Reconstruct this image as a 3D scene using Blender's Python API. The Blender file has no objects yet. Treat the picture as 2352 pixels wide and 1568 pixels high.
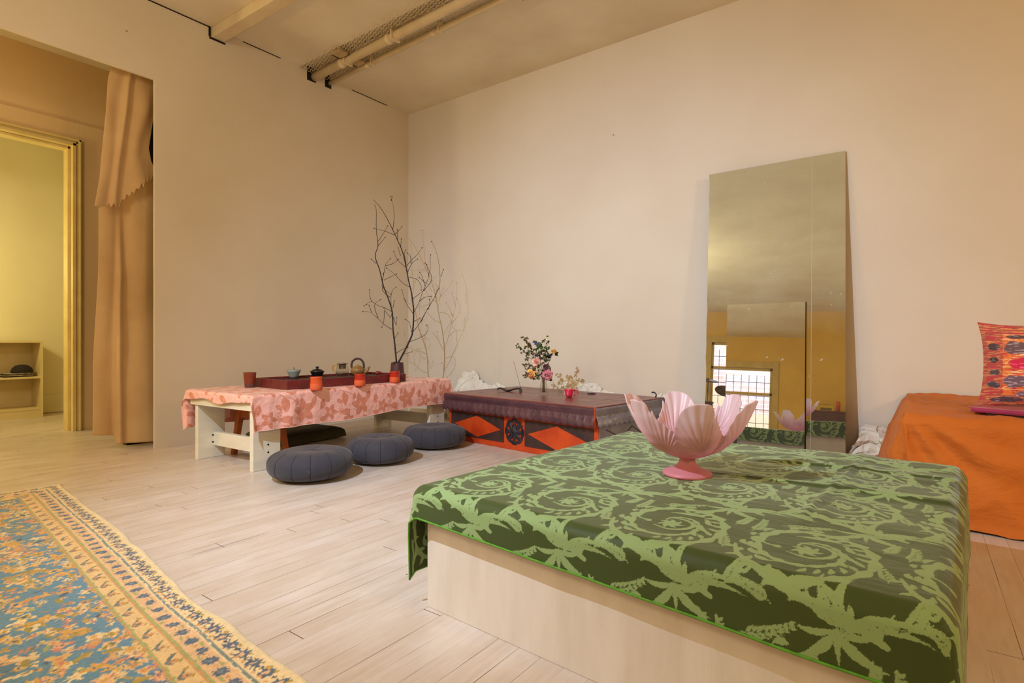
import bpy, math, random
import numpy as np
from mathutils import Vector, Matrix

random.seed(7)
rng = np.random.default_rng(7)
SC = bpy.context.scene
COL = SC.collection
PI = math.pi
sin, cos = math.sin, math.cos

# ------------------------------------------------------------------ camera
cam_d = bpy.data.cameras.new('camera')
cam = bpy.data.objects.new('camera', cam_d)
COL.objects.link(cam)
HEAD = math.atan2(936.0, 1278.0)          # heading of the view, to the left of +Y
cam.location = (0, 0, 0.75)
cam.rotation_euler = (PI / 2, 0, HEAD)
cam_d.sensor_width = 36.0
cam_d.lens = 1278.0 / 2352.0 * 36.0
cam_d.clip_start = 0.02
SC.camera = cam

# ------------------------------------------------------------------ world, lights, exposure
SC.view_settings.view_transform = 'Standard'
SC.view_settings.look = 'None'
SC.view_settings.gamma = 1.0
SC.view_settings.exposure = 0.03
SC.view_settings.use_curve_mapping = False
W = bpy.data.worlds.new('world')
SC.world = W
W.use_nodes = True
W.node_tree.nodes['Background'].inputs[0].default_value = (0.75, 0.86, 1.0, 1)
W.node_tree.nodes['Background'].inputs[1].default_value = 6.0


def lamp(name, kind, loc, energy, color, size=0.1, target=None, **kw):
    d = bpy.data.lights.new(name, kind)
    d.energy = energy
    d.color = color
    if kind == 'AREA':
        d.shape = 'DISK'
        d.size = size
    else:
        d.shadow_soft_size = size
    for k, v in kw.items():
        setattr(d, k, v)
    o = bpy.data.objects.new(name, d)
    o.location = loc
    if target is not None:
        o.rotation_euler = (Vector(target) - Vector(loc)).to_track_quat('-Z', 'Y').to_euler()
    COL.objects.link(o)
    return o


# white lamp above and left of the camera: the hard shadows
lamp('key_lamp', 'SPOT', (-1.71, -0.20, 2.40), 425, (0.68, 0.82, 1.0), 0.012, (-1.90, 3.55, 0.0),
     spot_size=math.radians(99), spot_blend=1.0)
# warm lamp to the right: soft orange side light
lamp('warm_side_lamp', 'AREA', (2.7, 0.9, 2.0), 32, (1.0, 0.70, 0.34), 0.45, (0.2, 3.4, 0.5))
# added warm fill lights behind the camera, to the right and to the left
lamp('warm_fill_lamp', 'POINT', (2.2, -1.8, 2.2), 40, (1.0, 0.76, 0.42), 0.25)
lamp('warm_fill_lamp', 'POINT', (-2.7, -1.3, 2.3), 84, (1.0, 0.89, 0.64), 0.25)
# yellow bulb in the far room, and an added fill light brightening the hall
lamp('yellow_room_bulb', 'POINT', (-6.55, 0.75, 1.45), 30, (1.0, 0.88, 0.36), 0.08)
lamp('hall_fill', 'POINT', (-5.05, -0.9, 1.7), 62, (1.0, 0.78, 0.32), 0.08)

# ------------------------------------------------------------------ helpers: colour, nodes


def s2l(c):
    c = c / 255.0
    return c / 12.92 if c <= 0.04045 else ((c + 0.055) / 1.055) ** 2.4


def rgb(r, g, b):
    return (s2l(r), s2l(g), s2l(b), 1.0)


class NT:
    def __init__(self, name):
        self.m = bpy.data.materials.new(name)
        self.m.use_nodes = True
        self.t = self.m.node_tree
        self.b = self.t.nodes['Principled BSDF']
        self.tc = None

    def new(self, kind, **kw):
        n = self.t.nodes.new(kind)
        for k, v in kw.items():
            setattr(n, k, v)
        return n

    def put(self, sock, v):
        if isinstance(v, bpy.types.NodeSocket):
            self.t.links.new(v, sock)
        else:
            sock.default_value = v

    def coord(self, which='Object'):
        if not self.tc:
            self.tc = self.new('ShaderNodeTexCoord')
        return self.tc.outputs[which]

    def math(self, op, a, b=0.0, c=0.0):
        n = self.new('ShaderNodeMath', operation=op)
        self.put(n.inputs[0], a)
        self.put(n.inputs[1], b)
        self.put(n.inputs[2], c)
        return n.outputs[0]

    def mapping(self, scale=(1, 1, 1), rot=(0, 0, 0), vec=None, loc=(0, 0, 0)):
        n = self.new('ShaderNodeMapping')
        self.t.links.new(vec if vec is not None else self.coord(), n.inputs[0])
        n.inputs['Scale'].default_value = scale
        n.inputs['Rotation'].default_value = rot
        n.inputs['Location'].default_value = loc
        return n.outputs[0]

    def noise(self, scale=5, detail=4, rough=0.55, vec=None, dist=0.0):
        n = self.new('ShaderNodeTexNoise')
        self.t.links.new(vec if vec is not None else self.coord(), n.inputs['Vector'])
        n.inputs['Scale'].default_value = scale
        n.inputs['Detail'].default_value = detail
        n.inputs['Roughness'].default_value = rough
        n.inputs['Distortion'].default_value = dist
        return n.outputs[0]

    def step(self, v, lo, hi, a=0.0, b=1.0):
        n = self.new('ShaderNodeMapRange')
        n.clamp = True
        self.put(n.inputs[0], v)
        n.inputs[1].default_value = lo
        n.inputs[2].default_value = hi
        n.inputs[3].default_value = a
        n.inputs[4].default_value = b
        return n.outputs[0]

    def mix(self, f, a, b, blend='MIX'):
        n = self.new('ShaderNodeMix', data_type='RGBA', blend_type=blend)
        self.put(n.inputs[0], f)
        self.put(n.inputs[6], a)
        self.put(n.inputs[7], b)
        return n.outputs[2]

    def bump(self, h, strength=0.3, dist=0.01, normal=None):
        n = self.new('ShaderNodeBump')
        n.inputs['Strength'].default_value = strength
        n.inputs['Distance'].default_value = dist
        self.put(n.inputs['Height'], h)
        if normal is not None:
            self.put(n.inputs['Normal'], normal)
        return n.outputs[0]

    def attr(self, name, out='Fac'):
        n = self.new('ShaderNodeAttribute', attribute_name=name)
        return n.outputs[out]

    def set(self, **kw):
        for k, v in kw.items():
            self.put(self.b.inputs[k.replace('_', ' ')], v)
        return self.m


def pm(name, c1, c2=None, rough=0.5, scale=6, bump=0.0, bscale=60, bdist=0.005, metal=0.0, lo=0.35, hi=0.65,
       sheen=0.0, coat=0.0, stretch=(1, 1, 1), spec=0.5):
    n = NT(name)
    c2 = c2 or c1
    v = n.mapping(scale=stretch)
    f = n.step(n.noise(scale, 5, vec=v), lo, hi)
    n.set(Base_Color=n.mix(f, c1, c2), Roughness=rough, Metallic=metal)
    n.b.inputs['Sheen Weight'].default_value = sheen
    n.b.inputs['Coat Weight'].default_value = coat
    n.b.inputs['Specular IOR Level'].default_value = spec
    if bump:
        n.set(Normal=n.bump(n.noise(bscale, 6, vec=v), bump, bdist))
    return n.m


# ------------------------------------------------------------------ helpers: meshes
class MB:
    def __init__(self):
        self.v = []
        self.f = []
        self.s = []

    def add(self, vs, fs, smooth=False):
        o = len(self.v)
        self.v += [tuple(p) for p in vs]
        self.f += [tuple(i + o for i in f) for f in fs]
        self.s += [smooth] * len(fs)
        return self

    def hexa(self, p):            # eight corners: bottom 0-3 counter-clockwise, top 4-7
        return self.add(p, [(3, 2, 1, 0), (4, 5, 6, 7), (0, 1, 5, 4), (1, 2, 6, 5), (2, 3, 7, 6), (3, 0, 4, 7)])

    def box(self, x0, x1, y0, y1, z0, z1):
        return self.hexa([(x0, y0, z0), (x1, y0, z0), (x1, y1, z0), (x0, y1, z0),
                          (x0, y0, z1), (x1, y0, z1), (x1, y1, z1), (x0, y1, z1)])

    def lathe(self, prof, n=32, c=(0, 0, 0), smooth=True, sx=1.0, sy=1.0):
        vs, fs = [], []
        for (r, z) in prof:
            for k in range(n):
                a = 2 * PI * k / n
                vs.append((c[0] + r * cos(a) * sx, c[1] + r * sin(a) * sy, c[2] + z))
        for i in range(len(prof) - 1):
            for k in range(n):
                k2 = (k + 1) % n
                fs.append((i * n + k, i * n + k2, (i + 1) * n + k2, (i + 1) * n + k))
        return self.add(vs, fs, smooth)

    def tube(self, path, rad, n=8, caps=True, smooth=True):
        pts = [Vector(p) for p in path]
        rs = rad if isinstance(rad, (list, tuple)) else [rad] * len(pts)
        vs, fs = [], []
        t0 = (pts[1] - pts[0]).normalized()
        up = Vector((0, 0, 1)) if abs(t0.z) < 0.9 else Vector((1, 0, 0))
        nrm = t0.cross(up).normalized()
        for i, p in enumerate(pts):
            t = (pts[min(i + 1, len(pts) - 1)] - pts[max(i - 1, 0)])
            t = t.normalized() if t.length > 1e-9 else t0
            nrm = (nrm - t * nrm.dot(t))
            nrm = nrm.normalized() if nrm.length > 1e-6 else t.orthogonal().normalized()
            bn = t.cross(nrm)
            for k in range(n):
                a = 2 * PI * k / n
                vs.append(p + (nrm * cos(a) + bn * sin(a)) * rs[i])
        for i in range(len(pts) - 1):
            for k in range(n):
                k2 = (k + 1) % n
                fs.append((i * n + k, i * n + k2, (i + 1) * n + k2, (i + 1) * n + k))
        if caps:
            fs.append(tuple(range(n - 1, -1, -1)))
            b = (len(pts) - 1) * n
            fs.append(tuple(b + k for k in range(n)))
        return self.add(vs, fs, smooth)

    def ball(self, c, r, nu=12, nv=8, sx=1, sy=1, sz=1):
        prof = [(max(r * sin(PI * j / nv), 1e-5), -r * cos(PI * j / nv) * sz) for j in range(nv + 1)]
        return self.lathe(prof, nu, c, True, sx, sy)

    def leaf(self, base, direction, length, width, normal=(0, 0, 1), curl=0.15, n=6):
        d = Vector(direction).normalized()
        s = d.cross(Vector(normal))
        s = s.normalized() if s.length > 1e-5 else d.orthogonal().normalized()
        u = s.cross(d).normalized()
        vs, fs = [], []
        for i in range(n + 1):
            t = i / n
            w = width * (sin(PI * min(t * 0.93 + 0.05, 1.0)) ** 0.8) * 0.5
            c = Vector(base) + d * length * t - u * curl * length * t * t
            vs += [c - s * w + u * w * 0.35, c, c + s * w + u * w * 0.35]
        for i in range(n):
            a = i * 3
            fs += [(a, a + 1, a + 4, a + 3), (a + 1, a + 2, a + 5, a + 4)]
        return self.add(vs, fs, True)

    def build(self, name, mat, parent=None, loc=(0, 0, 0), rot=(0, 0, 0), bevel=0.0, solid=0.0, seg=2):
        me = bpy.data.meshes.new(name)
        me.from_pydata(self.v, [], self.f)
        me.polygons.foreach_set('use_smooth', self.s)
        me.update()
        o = bpy.data.objects.new(name, me)
        me.materials.append(mat)
        o.location = loc
        o.rotation_euler = rot
        COL.objects.link(o)
        if parent:
            o.parent = parent
        if solid:
            md = o.modifiers.new('solidify', 'SOLIDIFY')
            md.thickness = solid
            md.offset = 0
        if bevel:
            md = o.modifiers.new('bevel', 'BEVEL')
            md.width = bevel
            md.segments = seg
            md.limit_method = 'ANGLE'
            md.angle_limit = math.radians(40)
        return o


def grid_mesh(name, X, Y, Z, mat, parent=None, attrs=None, color=None, loc=(0, 0, 0), rot=(0, 0, 0), solid=0.0,
              wrap=False):
    nu, nv = X.shape
    me = bpy.data.meshes.new(name)
    me.vertices.add(nu * nv)
    me.vertices.foreach_set('co', np.stack([X, Y, Z], -1).astype(np.float32).ravel())
    I = np.arange(nu * nv).reshape(nu, nv)
    if wrap:
        I = np.vstack([I, I[:1]])
    q = np.stack([I[:-1, :-1], I[1:, :-1], I[1:, 1:], I[:-1, 1:]], -1).reshape(-1, 4)
    me.loops.add(q.size)
    me.loops.foreach_set('vertex_index', q.ravel().astype(np.int32))
    me.polygons.add(len(q))
    me.polygons.foreach_set('loop_start', (np.arange(len(q)) * 4).astype(np.int32))
    me.polygons.foreach_set('use_smooth', np.ones(len(q), dtype=bool))
    me.update(calc_edges=True)
    for k, a in (attrs or {}).items():
        at = me.attributes.new(k, 'FLOAT', 'POINT')
        at.data.foreach_set('value', a.astype(np.float32).ravel())
    if color is not None:
        at = me.attributes.new('pattern_colour', 'FLOAT_COLOR', 'POINT')
        at.data.foreach_set('color', color.astype(np.float32).ravel())
    me.materials.append(mat)
    o = bpy.data.objects.new(name, me)
    COL.objects.link(o)
    o.location = loc
    o.rotation_euler = rot
    if parent:
        o.parent = parent
    if solid:
        md = o.modifiers.new('solidify', 'SOLIDIFY')
        md.thickness = solid
        md.offset = -1
    return o


def tag(o, label, cat, group=None):
    o['label'] = label
    o['category'] = cat
    if group:
        o['group'] = group
    return o


def thing(name, label, cat, loc=(0, 0, 0), rz=0.0, group=None, rot=None):
    o = bpy.data.objects.new(name, None)
    o.empty_display_size = 0.1
    COL.objects.link(o)
    o.location = loc
    o.rotation_euler = rot if rot else (0, 0, rz)
    return tag(o, label, cat, group)


def struct(o):
    o['kind'] = 'structure'
    return o


def dup(root, loc, rz, label):
    r = root.copy()
    COL.objects.link(r)
    r.location = loc
    r.rotation_euler = (0, 0, rz)
    r['label'] = label
    for ch in list(root.children):
        c = ch.copy()
        COL.objects.link(c)
        c.parent = r
        for g in ch.children:
            d = g.copy()
            COL.objects.link(d)
            d.parent = c
    return r


def smooth_path(pts, n=4):
    """Catmull-Rom through the points"""
    P = [np.array(p, float) for p in pts]
    out = []
    for i in range(len(P) - 1):
        p0 = P[max(i - 1, 0)]
        p1 = P[i]
        p2 = P[i + 1]
        p3 = P[min(i + 2, len(P) - 1)]
        for k in range(n):
            t = k / n
            out.append(0.5 * ((2 * p1) + (-p0 + p2) * t + (2 * p0 - 5 * p1 + 4 * p2 - p3) * t * t
                              + (-p0 + 3 * p1 - 3 * p2 + p3) * t ** 3))
    out.append(P[-1])
    return [tuple(p) for p in out]


def vnoise(x, y, seed=0):
    """smooth value noise on arrays"""
    r = np.random.default_rng(seed)
    T = r.random((64, 64))
    xi = np.floor(x).astype(int)
    yi = np.floor(y).astype(int)
    fx = x - xi
    fy = y - yi
    fx = fx * fx * (3 - 2 * fx)
    fy = fy * fy * (3 - 2 * fy)
    g = lambda a, b: T[a % 64, b % 64]
    return (g(xi, yi) * (1 - fx) * (1 - fy) + g(xi + 1, yi) * fx * (1 - fy)
            + g(xi, yi + 1) * (1 - fx) * fy + g(xi + 1, yi + 1) * fx * fy) * 2 - 1


# ------------------------------------------------------------------ materials of the room
wall_tan = pm('painted_plaster', rgb(224, 211, 190), rgb(217, 203, 180), 0.75, 1.2, 0.12, 35, 0.004)
wall_pink = pm('painted_plaster_back', rgb(226, 216, 201), rgb(220, 208, 192), 0.75, 1.0, 0.10, 30, 0.004)
wall_yellow = pm('yellow_plaster', rgb(228, 184, 66), rgb(218, 172, 58), 0.7, 1.5, 0.1, 30, 0.004)
hall_paint = pm('hall_paint', rgb(226, 196, 150), rgb(218, 186, 140), 0.6, 1.2, 0.08, 30, 0.004)
far_paint = pm('far_room_paint', rgb(232, 224, 190), rgb(226, 216, 180), 0.7, 1.2, 0.05, 30, 0.004)
ceil_mat = pm('ceiling_paint', rgb(236, 224, 196), rgb(222, 207, 177), 0.8, 1.6, 0.25, 14, 0.01)
white_wood = pm('white_painted_wood', rgb(232, 226, 208), rgb(222, 214, 194), 0.45, 5, 0.08, 40, 0.002, stretch=(1, 1, 4))
trim_paint = pm('trim_paint', rgb(226, 204, 140), rgb(216, 190, 122), 0.4, 6, 0.08, 40, 0.002)
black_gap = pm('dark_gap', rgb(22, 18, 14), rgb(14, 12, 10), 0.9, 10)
pipe_paint = pm('pipe_paint', rgb(232, 212, 176), rgb(222, 200, 160), 0.55, 8, 0.15, 40, 0.003)


def floor_material():
    n = NT('whitewashed_floorboards')
    sx = n.new('ShaderNodeSeparateXYZ')
    n.t.links.new(n.coord(), sx.inputs[0])
    x, y = sx.outputs[0], sx.outputs[1]
    wd = 0.066
    px = n.math('DIVIDE', x, wd)
    row = n.math('FLOOR', px)
    fr = n.math('FRACT', px)
    wn = n.new('ShaderNodeTexWhiteNoise', noise_dimensions='1D')
    n.put(wn.inputs['W'], row)
    rv = wn.outputs['Value']
    py = n.math('ADD', n.math('DIVIDE', y, 1.15), n.math('MULTIPLY', rv, 7.3))
    jr = n.math('FLOOR', py)
    fy = n.math('FRACT', py)
    wn2 = n.new('ShaderNodeTexWhiteNoise', noise_dimensions='2D')
    cv = n.new('ShaderNodeCombineXYZ')
    n.put(cv.inputs[0], row)
    n.put(cv.inputs[1], jr)
    n.t.links.new(cv.outputs[0], wn2.inputs['Vector'])
    bv = wn2.outputs['Value']
    # seam and butt joints; how open a seam is varies from row to row and along it
    vary = n.noise(2.2, 2, vec=n.mapping(scale=(9, 0.8, 1)))
    seam_w = n.math('MULTIPLY', n.step(vary, 0.36, 0.58), 0.027)
    seam = n.math('LESS_THAN', fr, seam_w)
    joint = n.math('MULTIPLY', n.math('LESS_THAN', fy, 0.0022), n.math('GREATER_THAN', bv, 0.45))
    gap = n.math('MULTIPLY', n.math('MAXIMUM', seam, joint), 0.88)
    grain = n.noise(9, 6, 0.6, vec=n.mapping(scale=(7, 0.5, 1)))
    wash = n.noise(1.3, 5, 0.6)
    wear = n.noise(5, 6, 0.65, vec=n.mapping(scale=(2.2, 0.7, 1)))
    c = n.mix(n.step(grain, 0.3, 0.7), rgb(218, 205, 196), rgb(202, 186, 172))
    c = n.mix(n.math('MULTIPLY', bv, 0.35), c, rgb(190, 168, 146))
    c = n.mix(n.step(wear, 0.45, 0.75, 0, 0.6), c, rgb(228, 219, 215))
    c = n.mix(n.step(wash, 0.45, 0.75, 0, 0.35), c, rgb(206, 184, 160))
    # scuffs: thin broken grey strokes in several directions
    for (ang, sc, seed) in ((0.5, 3.0, 1.3), (-0.75, 2.4, 5.1), (1.35, 2.7, 9.7)):
        v = n.mapping(scale=(sc * 14, sc * 0.55, 1), rot=(0, 0, ang), loc=(seed, seed * 2, 0))
        st = n.step(n.noise(1.0, 3, 0.5, vec=v), 0.70, 0.735, 0, 0.42)
        c = n.mix(st, c, rgb(120, 112, 118))
    vo = n.new('ShaderNodeTexVoronoi')
    n.t.links.new(n.coord(), vo.inputs['Vector'])
    vo.inputs['Scale'].default_value = 7.0
    dot = n.step(vo.outputs['Distance'], 0.022, 0.03, 0.85, 0)
    c = n.mix(dot, c, rgb(40, 30, 28))
    c = n.mix(gap, c, rgb(52, 40, 32))
    n.set(Base_Color=c, Roughness=n.step(wear, 0.3, 0.7, 0.26, 0.42))
    h = n.math('SUBTRACT', n.math('MULTIPLY', grain, 0.15), gap)
    n.set(Normal=n.bump(h, 0.25, 0.003))
    return n.m


floor_mat = floor_material()

def specks(mat, scale, r):
    """a few small dark nail holes and specks"""
    n = NT.__new__(NT)
    n.m, n.t, n.b, n.tc = mat, mat.node_tree, mat.node_tree.nodes['Principled BSDF'], None
    vo_ = n.new('ShaderNodeTexVoronoi')
    n.t.links.new(n.coord(), vo_.inputs['Vector'])
    vo_.inputs['Scale'].default_value = scale
    b_ = n.b.inputs['Base Color'].links[0].from_socket
    n.set(Base_Color=n.mix(n.step(vo_.outputs['Distance'], r, r * 1.4, .8, 0), b_, rgb(70, 48, 34)))


specks(wall_pink, 2.2, .011)
specks(wall_tan, 1.7, .008)
specks(ceil_mat, 3.0, .014)

# ------------------------------------------------------------------ the room shell
XL, YB, YF, XR, ZC = -4.33, 4.07, -5.45, 3.6, 3.13
OPY, OPZ = 1.667, 2.585           # right edge and head of the opening in the left wall
struct(MB().box(-7.6, XR + .1, YF - .1, YB + .1, -0.06, 0).build('floor', floor_mat))
# ceiling with the shallow recess over the pipes
mb = MB()
mb.box(-7.6, XR + .1, YF - .1, 2.80, ZC, ZC + .14)
mb.box(-7.6, XR + .1, 3.10, YB + .1, ZC, ZC + .14)
mb.box(-7.6, XR + .1, 2.80, 3.10, ZC + .035, ZC + .14)
struct(mb.build('ceiling', ceil_mat))
mb = MB()
mb.box(XL - .018, XL, OPY, YB + .1, 0, ZC + .1)
mb.box(XL - .018, XL, -3.2, OPY, OPZ, ZC + .1)
mb.box(XL - .07, XL, YF - .1, -3.2, 0, ZC + .1)
struct(mb.build('wall_left', wall_tan))
struct(MB().box(-7.6, XR + .1, YB, YB + .1, 0, ZC + .1).build('wall_back', wall_pink))
struct(MB().box(XR, XR + .1, YF - .1, YB + .1, 0, ZC + .1).build('wall_right', wall_tan))
# wall behind the camera with the window opening
WX0, WX1, WZ0, WZ1 = -2.13, -0.86, 0.62, 2.42
mb = MB()
mb.box(-7.6, WX0, YF - .2, YF, 0, ZC + .1)
mb.box(WX1, XR + .1, YF - .2, YF, 0, ZC + .1)
mb.box(WX0, WX1, YF - .2, YF, 0, WZ0)
mb.box(WX0, WX1, YF - .2, YF, WZ1, ZC + .1)
struct(mb.build('wall_front', wall_yellow))
# hall behind the left wall: wall with the door, boards around the door, blind end
HX = -5.76
DY1, DZ1 = 1.580, 2.385
mb = MB()
mb.box(HX - .1, HX, DY1, 2.6, 0, ZC)
mb.box(HX - .1, HX, 0.30, DY1, DZ1, ZC)
mb.box(HX - .1, HX, YF, 0.30, 0, ZC)
struct(mb.build('wall_hall', hall_paint))
mb = MB()
mb.box(HX, HX + .03, 1.64, 1.95, 0, 2.59)
mb.box(HX, HX + .03, 0.0, 1.64, 2.445, 2.59)
mb.box(HX, HX + .03, 0.0, 0.24, 0, 2.445)
struct(mb.build('trim_1', hall_paint, bevel=0.003))
struct(MB().box(HX - .1, XL - .07, 2.5, 2.6, 0, ZC).build('wall_hall_end', black_gap))  # end wall coloured black to stand for the unlit space
# far room
struct(MB().box(-7.5, -7.4, YF, 3.3, 0, ZC).build('wall_far', far_paint))
struct(MB().box(-7.4, HX - .1, 2.6, 2.7, 0, ZC).build('wall_far_side', far_paint))
struct(MB().box(-7.4, HX - .1, -1.6, -1.5, 0, ZC).build('wall_far_end', far_paint))
mb = MB().box(-7.4, -7.375, 1.2, 2.6, 0.0, 0.19)
mb.box(-7.4, -7.36, 1.2, 2.6, 0.005, 0.035)
struct(mb.build('baseboard_far', far_paint, bevel=0.003))
# door frame: stepped casing and jamb lining
door = MB()
for (a, b, t) in ((1.580, 1.604, .060), (1.604, 1.622, .046), (1.622, 1.640, .062)):
    door.box(HX - .02, HX + t, a, b, 0, 2.445 - (1.640 - b))
    z0 = 2.445 - (1.640 - a)
    door.box(HX - .02, HX + t, 0.26, b, z0, z0 + (b - a))
door.box(HX - .1, HX, DY1 - .02, DY1, 0, DZ1)
door.box(HX - .1, HX, 0.30, DY1, DZ1 - .02, DZ1)
door_1 = struct(door.build('door_1', trim_paint, bevel=0.003))
# boxed ceiling beam over the left wall
mb = MB().hexa([(XL, 2.055, 3.055), (3.5, 2.30, 3.055), (3.5, 2.40, 3.055), (XL, 2.15, 3.055),
                (XL, 2.055, ZC), (3.5, 2.30, ZC), (3.5, 2.40, ZC), (XL, 2.15, ZC)])
struct(mb.build('trim_2', pm('beam_paint', rgb(222, 204, 166), rgb(212, 190, 150), 0.6, 4, 0.15, 25, 0.004), bevel=0.004))
# cracks and holes where ceiling and left wall meet
mb = MB()
mb.box(XL, XL + .003, 1.30, 2.045, ZC - .008, ZC + .001)
mb.box(XL, XL + .003, 2.035, 2.051, 3.056, ZC)
mb.box(XL, XL + .003, 2.04, 2.16, 3.040, 3.054)
mb.box(XL, XL + .003, 2.30, 2.62, ZC - .006, ZC + .001)
mb.box(XL, XL + .003, 3.35, 3.78, ZC - .006, ZC + .001)
mb.box(XL, XL + .003, 2.872, 2.96, 3.045, ZC + .06)
mb.box(XL, XL + .003, 3.055, 3.12, 3.050, ZC + .06)
struct(mb.build('trim_3', black_gap))

# ------------------------------------------------------------------ window behind the camera, seen in the mirrors
frame_m = pm('window_frame_paint', rgb(206, 176, 92), rgb(196, 164, 80), 0.5, 6)
mb = MB()
yw = YF
mb.box(WX0 - .12, WX0, yw - .02, yw + .03, WZ0 - .1, WZ1 + .14)
mb.box(WX1, WX1 + .12, yw - .02, yw + .03, WZ0 - .1, WZ1 + .14)
mb.box(WX0, WX1, yw - .02, yw + .03, WZ1, WZ1 + .14)
mb.box(WX0 - .14, WX1 + .14, yw - .02, yw + .08, WZ0 - .1, WZ0 - .04)
for (a, b, c, d) in ((WX0, WX0 + .05, WZ0, WZ1), (WX1 - .05, WX1, WZ0, WZ1), (WX0, WX1, WZ1 - .05, WZ1),
                     (WX0, WX1, WZ0, WZ0 + .07), (WX0, WX1, 1.82, 1.88)):
    mb.box(a, b, yw - .10, yw - .05, c, d)
win = struct(mb.build('window_1', frame_m, bevel=0.003))
def thin_glass(name, tint, gloss=0.08, rough=0.0):
    n = NT(name)
    t = n.new('ShaderNodeBsdfTransparent')
    t.inputs[0].default_value = tint
    gl = n.new('ShaderNodeBsdfGlossy')
    gl.inputs['Roughness'].default_value = rough
    fr = n.new('ShaderNodeLayerWeight')
    fr.inputs[0].default_value = 0.5
    mx = n.new('ShaderNodeMixShader')
    n.put(mx.inputs[0], n.math('ADD', n.math('MULTIPLY', n.math('POWER', fr.outputs['Facing'], 4.0), 0.55), gloss))
    n.t.links.new(t.outputs[0], mx.inputs[1])
    n.t.links.new(gl.outputs[0], mx.inputs[2])
    n.t.links.new(mx.outputs[0], n.t.nodes['Material Output'].inputs[0])
    return n


g = thin_glass('window_glass', (0.95, 0.97, 1, 1), 0.0)
MB().box(WX0 + .05, WX1 - .05, yw - .078, yw - .074, WZ0, WZ1).build('pane', g.m, win)
mb = MB()
for i in range(1, 8):
    x = WX0 + (WX1 - WX0) * i / 8
    mb.tube([(x, yw - .15, WZ0), (x, yw - .15, 2.28)], .006, 6)
for i in range(1, 6):
    z = WZ0 + (WZ1 - WZ0) * i / 6
    mb.tube([(WX0, yw - .15, z), (WX1, yw - .15, z)], .006, 6)
mb.build('grille', pm('grille_iron', rgb(52, 48, 56), None, 0.6), win)
# brick wall across the yard
nb = NT('outside_brick')
br = nb.new('ShaderNodeTexBrick')
nb.t.links.new(nb.mapping(rot=(PI / 2, 0, 0)), br.inputs['Vector'])
br.inputs['Scale'].default_value = 1.0
br.inputs['Brick Width'].default_value = 0.34
br.inputs['Row Height'].default_value = 0.115
br.inputs['Mortar Size'].default_value = 0.010
br.inputs['Color1'].default_value = rgb(226, 180, 176)
br.inputs['Color2'].default_value = rgb(206, 190, 208)
br.inputs['Mortar'].default_value = rgb(236, 236, 240)
sz = nb.new('ShaderNodeSeparateXYZ')
nb.t.links.new(nb.coord(), sz.inputs[0])
nb.set(Base_Color=nb.mix(nb.step(sz.outputs[2], 1.68, 1.70), rgb(238, 206, 188), br.outputs[0]), Roughness=0.9)
struct(MB().box(-6, 4, YF - 2.6, YF - 2.4, -1, 4.2).build('wall_yard', nb.m))
struct(MB().box(-8, 6, YF - 2.4, YF - .2, -0.1, -0.02).build('trim_yard', pm('yard_concrete', rgb(200, 196, 190), None, 0.9)))

# ------------------------------------------------------------------ patterns: signed distance tiles made of small discs


class Tile:
    """periodic tile; value = distance to the drawn motif (negative inside)"""

    def __init__(self, w, h, res):
        self.w, self.h, self.res = w, h, res
        self.nx, self.ny = int(round(w / res)), int(round(h / res))
        self.d = np.full((self.nx, self.ny), 0.02)

    def disc(self, x, y, r):
        R = r + 0.012
        k = int(R / self.res) + 1
        ci, cj = int(round(x / self.res)), int(round(y / self.res))
        ii = np.arange(ci - k, ci + k + 1)
        jj = np.arange(cj - k, cj + k + 1)
        d = np.hypot(ii[:, None] * self.res - x, jj[None, :] * self.res - y) - r
        ix = np.ix_(ii % self.nx, jj % self.ny)
        self.d[ix] = np.minimum(self.d[ix], d)

    def stroke(self, pts, widths):
        P = smooth_path([(p[0], p[1], 0) for p in pts], 6)
        L = len(P)
        for i in range(L - 1):
            a, b = P[i], P[i + 1]
            n = max(1, int(math.hypot(b[0] - a[0], b[1] - a[1]) / (self.res * 1.2)))
            for k in range(n):
                t = (i + k / n) / (L - 1)
                w = np.interp(t, np.linspace(0, 1, len(widths)), widths)
                f = k / n
                self.disc(a[0] + (b[0] - a[0]) * f, a[1] + (b[1] - a[1]) * f, w)

    def drop(self, x, y, ang, L, w, bend=0.3):
        """a leaf or petal shape from its base, bending to one side"""
        pts = []
        for i in range(6):
            t = i / 5
            aa = ang + bend * t
            pts.append((x + cos(aa) * L * t, y + sin(aa) * L * t))
        self.stroke(pts, [0.0008, w * .6, w, w * .85, w * .45, 0.0004])

    def carve(self, x, y, r):
        k = int((r + .004) / self.res) + 1
        ci, cj = int(round(x / self.res)), int(round(y / self.res))
        ii = np.arange(ci - k, ci + k + 1)
        jj = np.arange(cj - k, cj + k + 1)
        d = r - np.hypot(ii[:, None] * self.res - x, jj[None, :] * self.res - y)
        ix = np.ix_(ii % self.nx, jj % self.ny)
        self.d[ix] = np.maximum(self.d[ix], d)

    def sample(self, x, y):
        fx = (x / self.res) % self.nx
        fy = (y / self.res) % self.ny
        i = np.floor(fx).astype(int) % self.nx
        j = np.floor(fy).astype(int) % self.ny
        a, b = fx - np.floor(fx), fy - np.floor(fy)
        i2, j2 = (i + 1) % self.nx, (j + 1) % self.ny
        D = self.d
        return D[i, j] * (1 - a) * (1 - b) + D[i2, j] * a * (1 - b) + D[i, j2] * (1 - a) * b + D[i2, j2] * a * b


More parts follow.
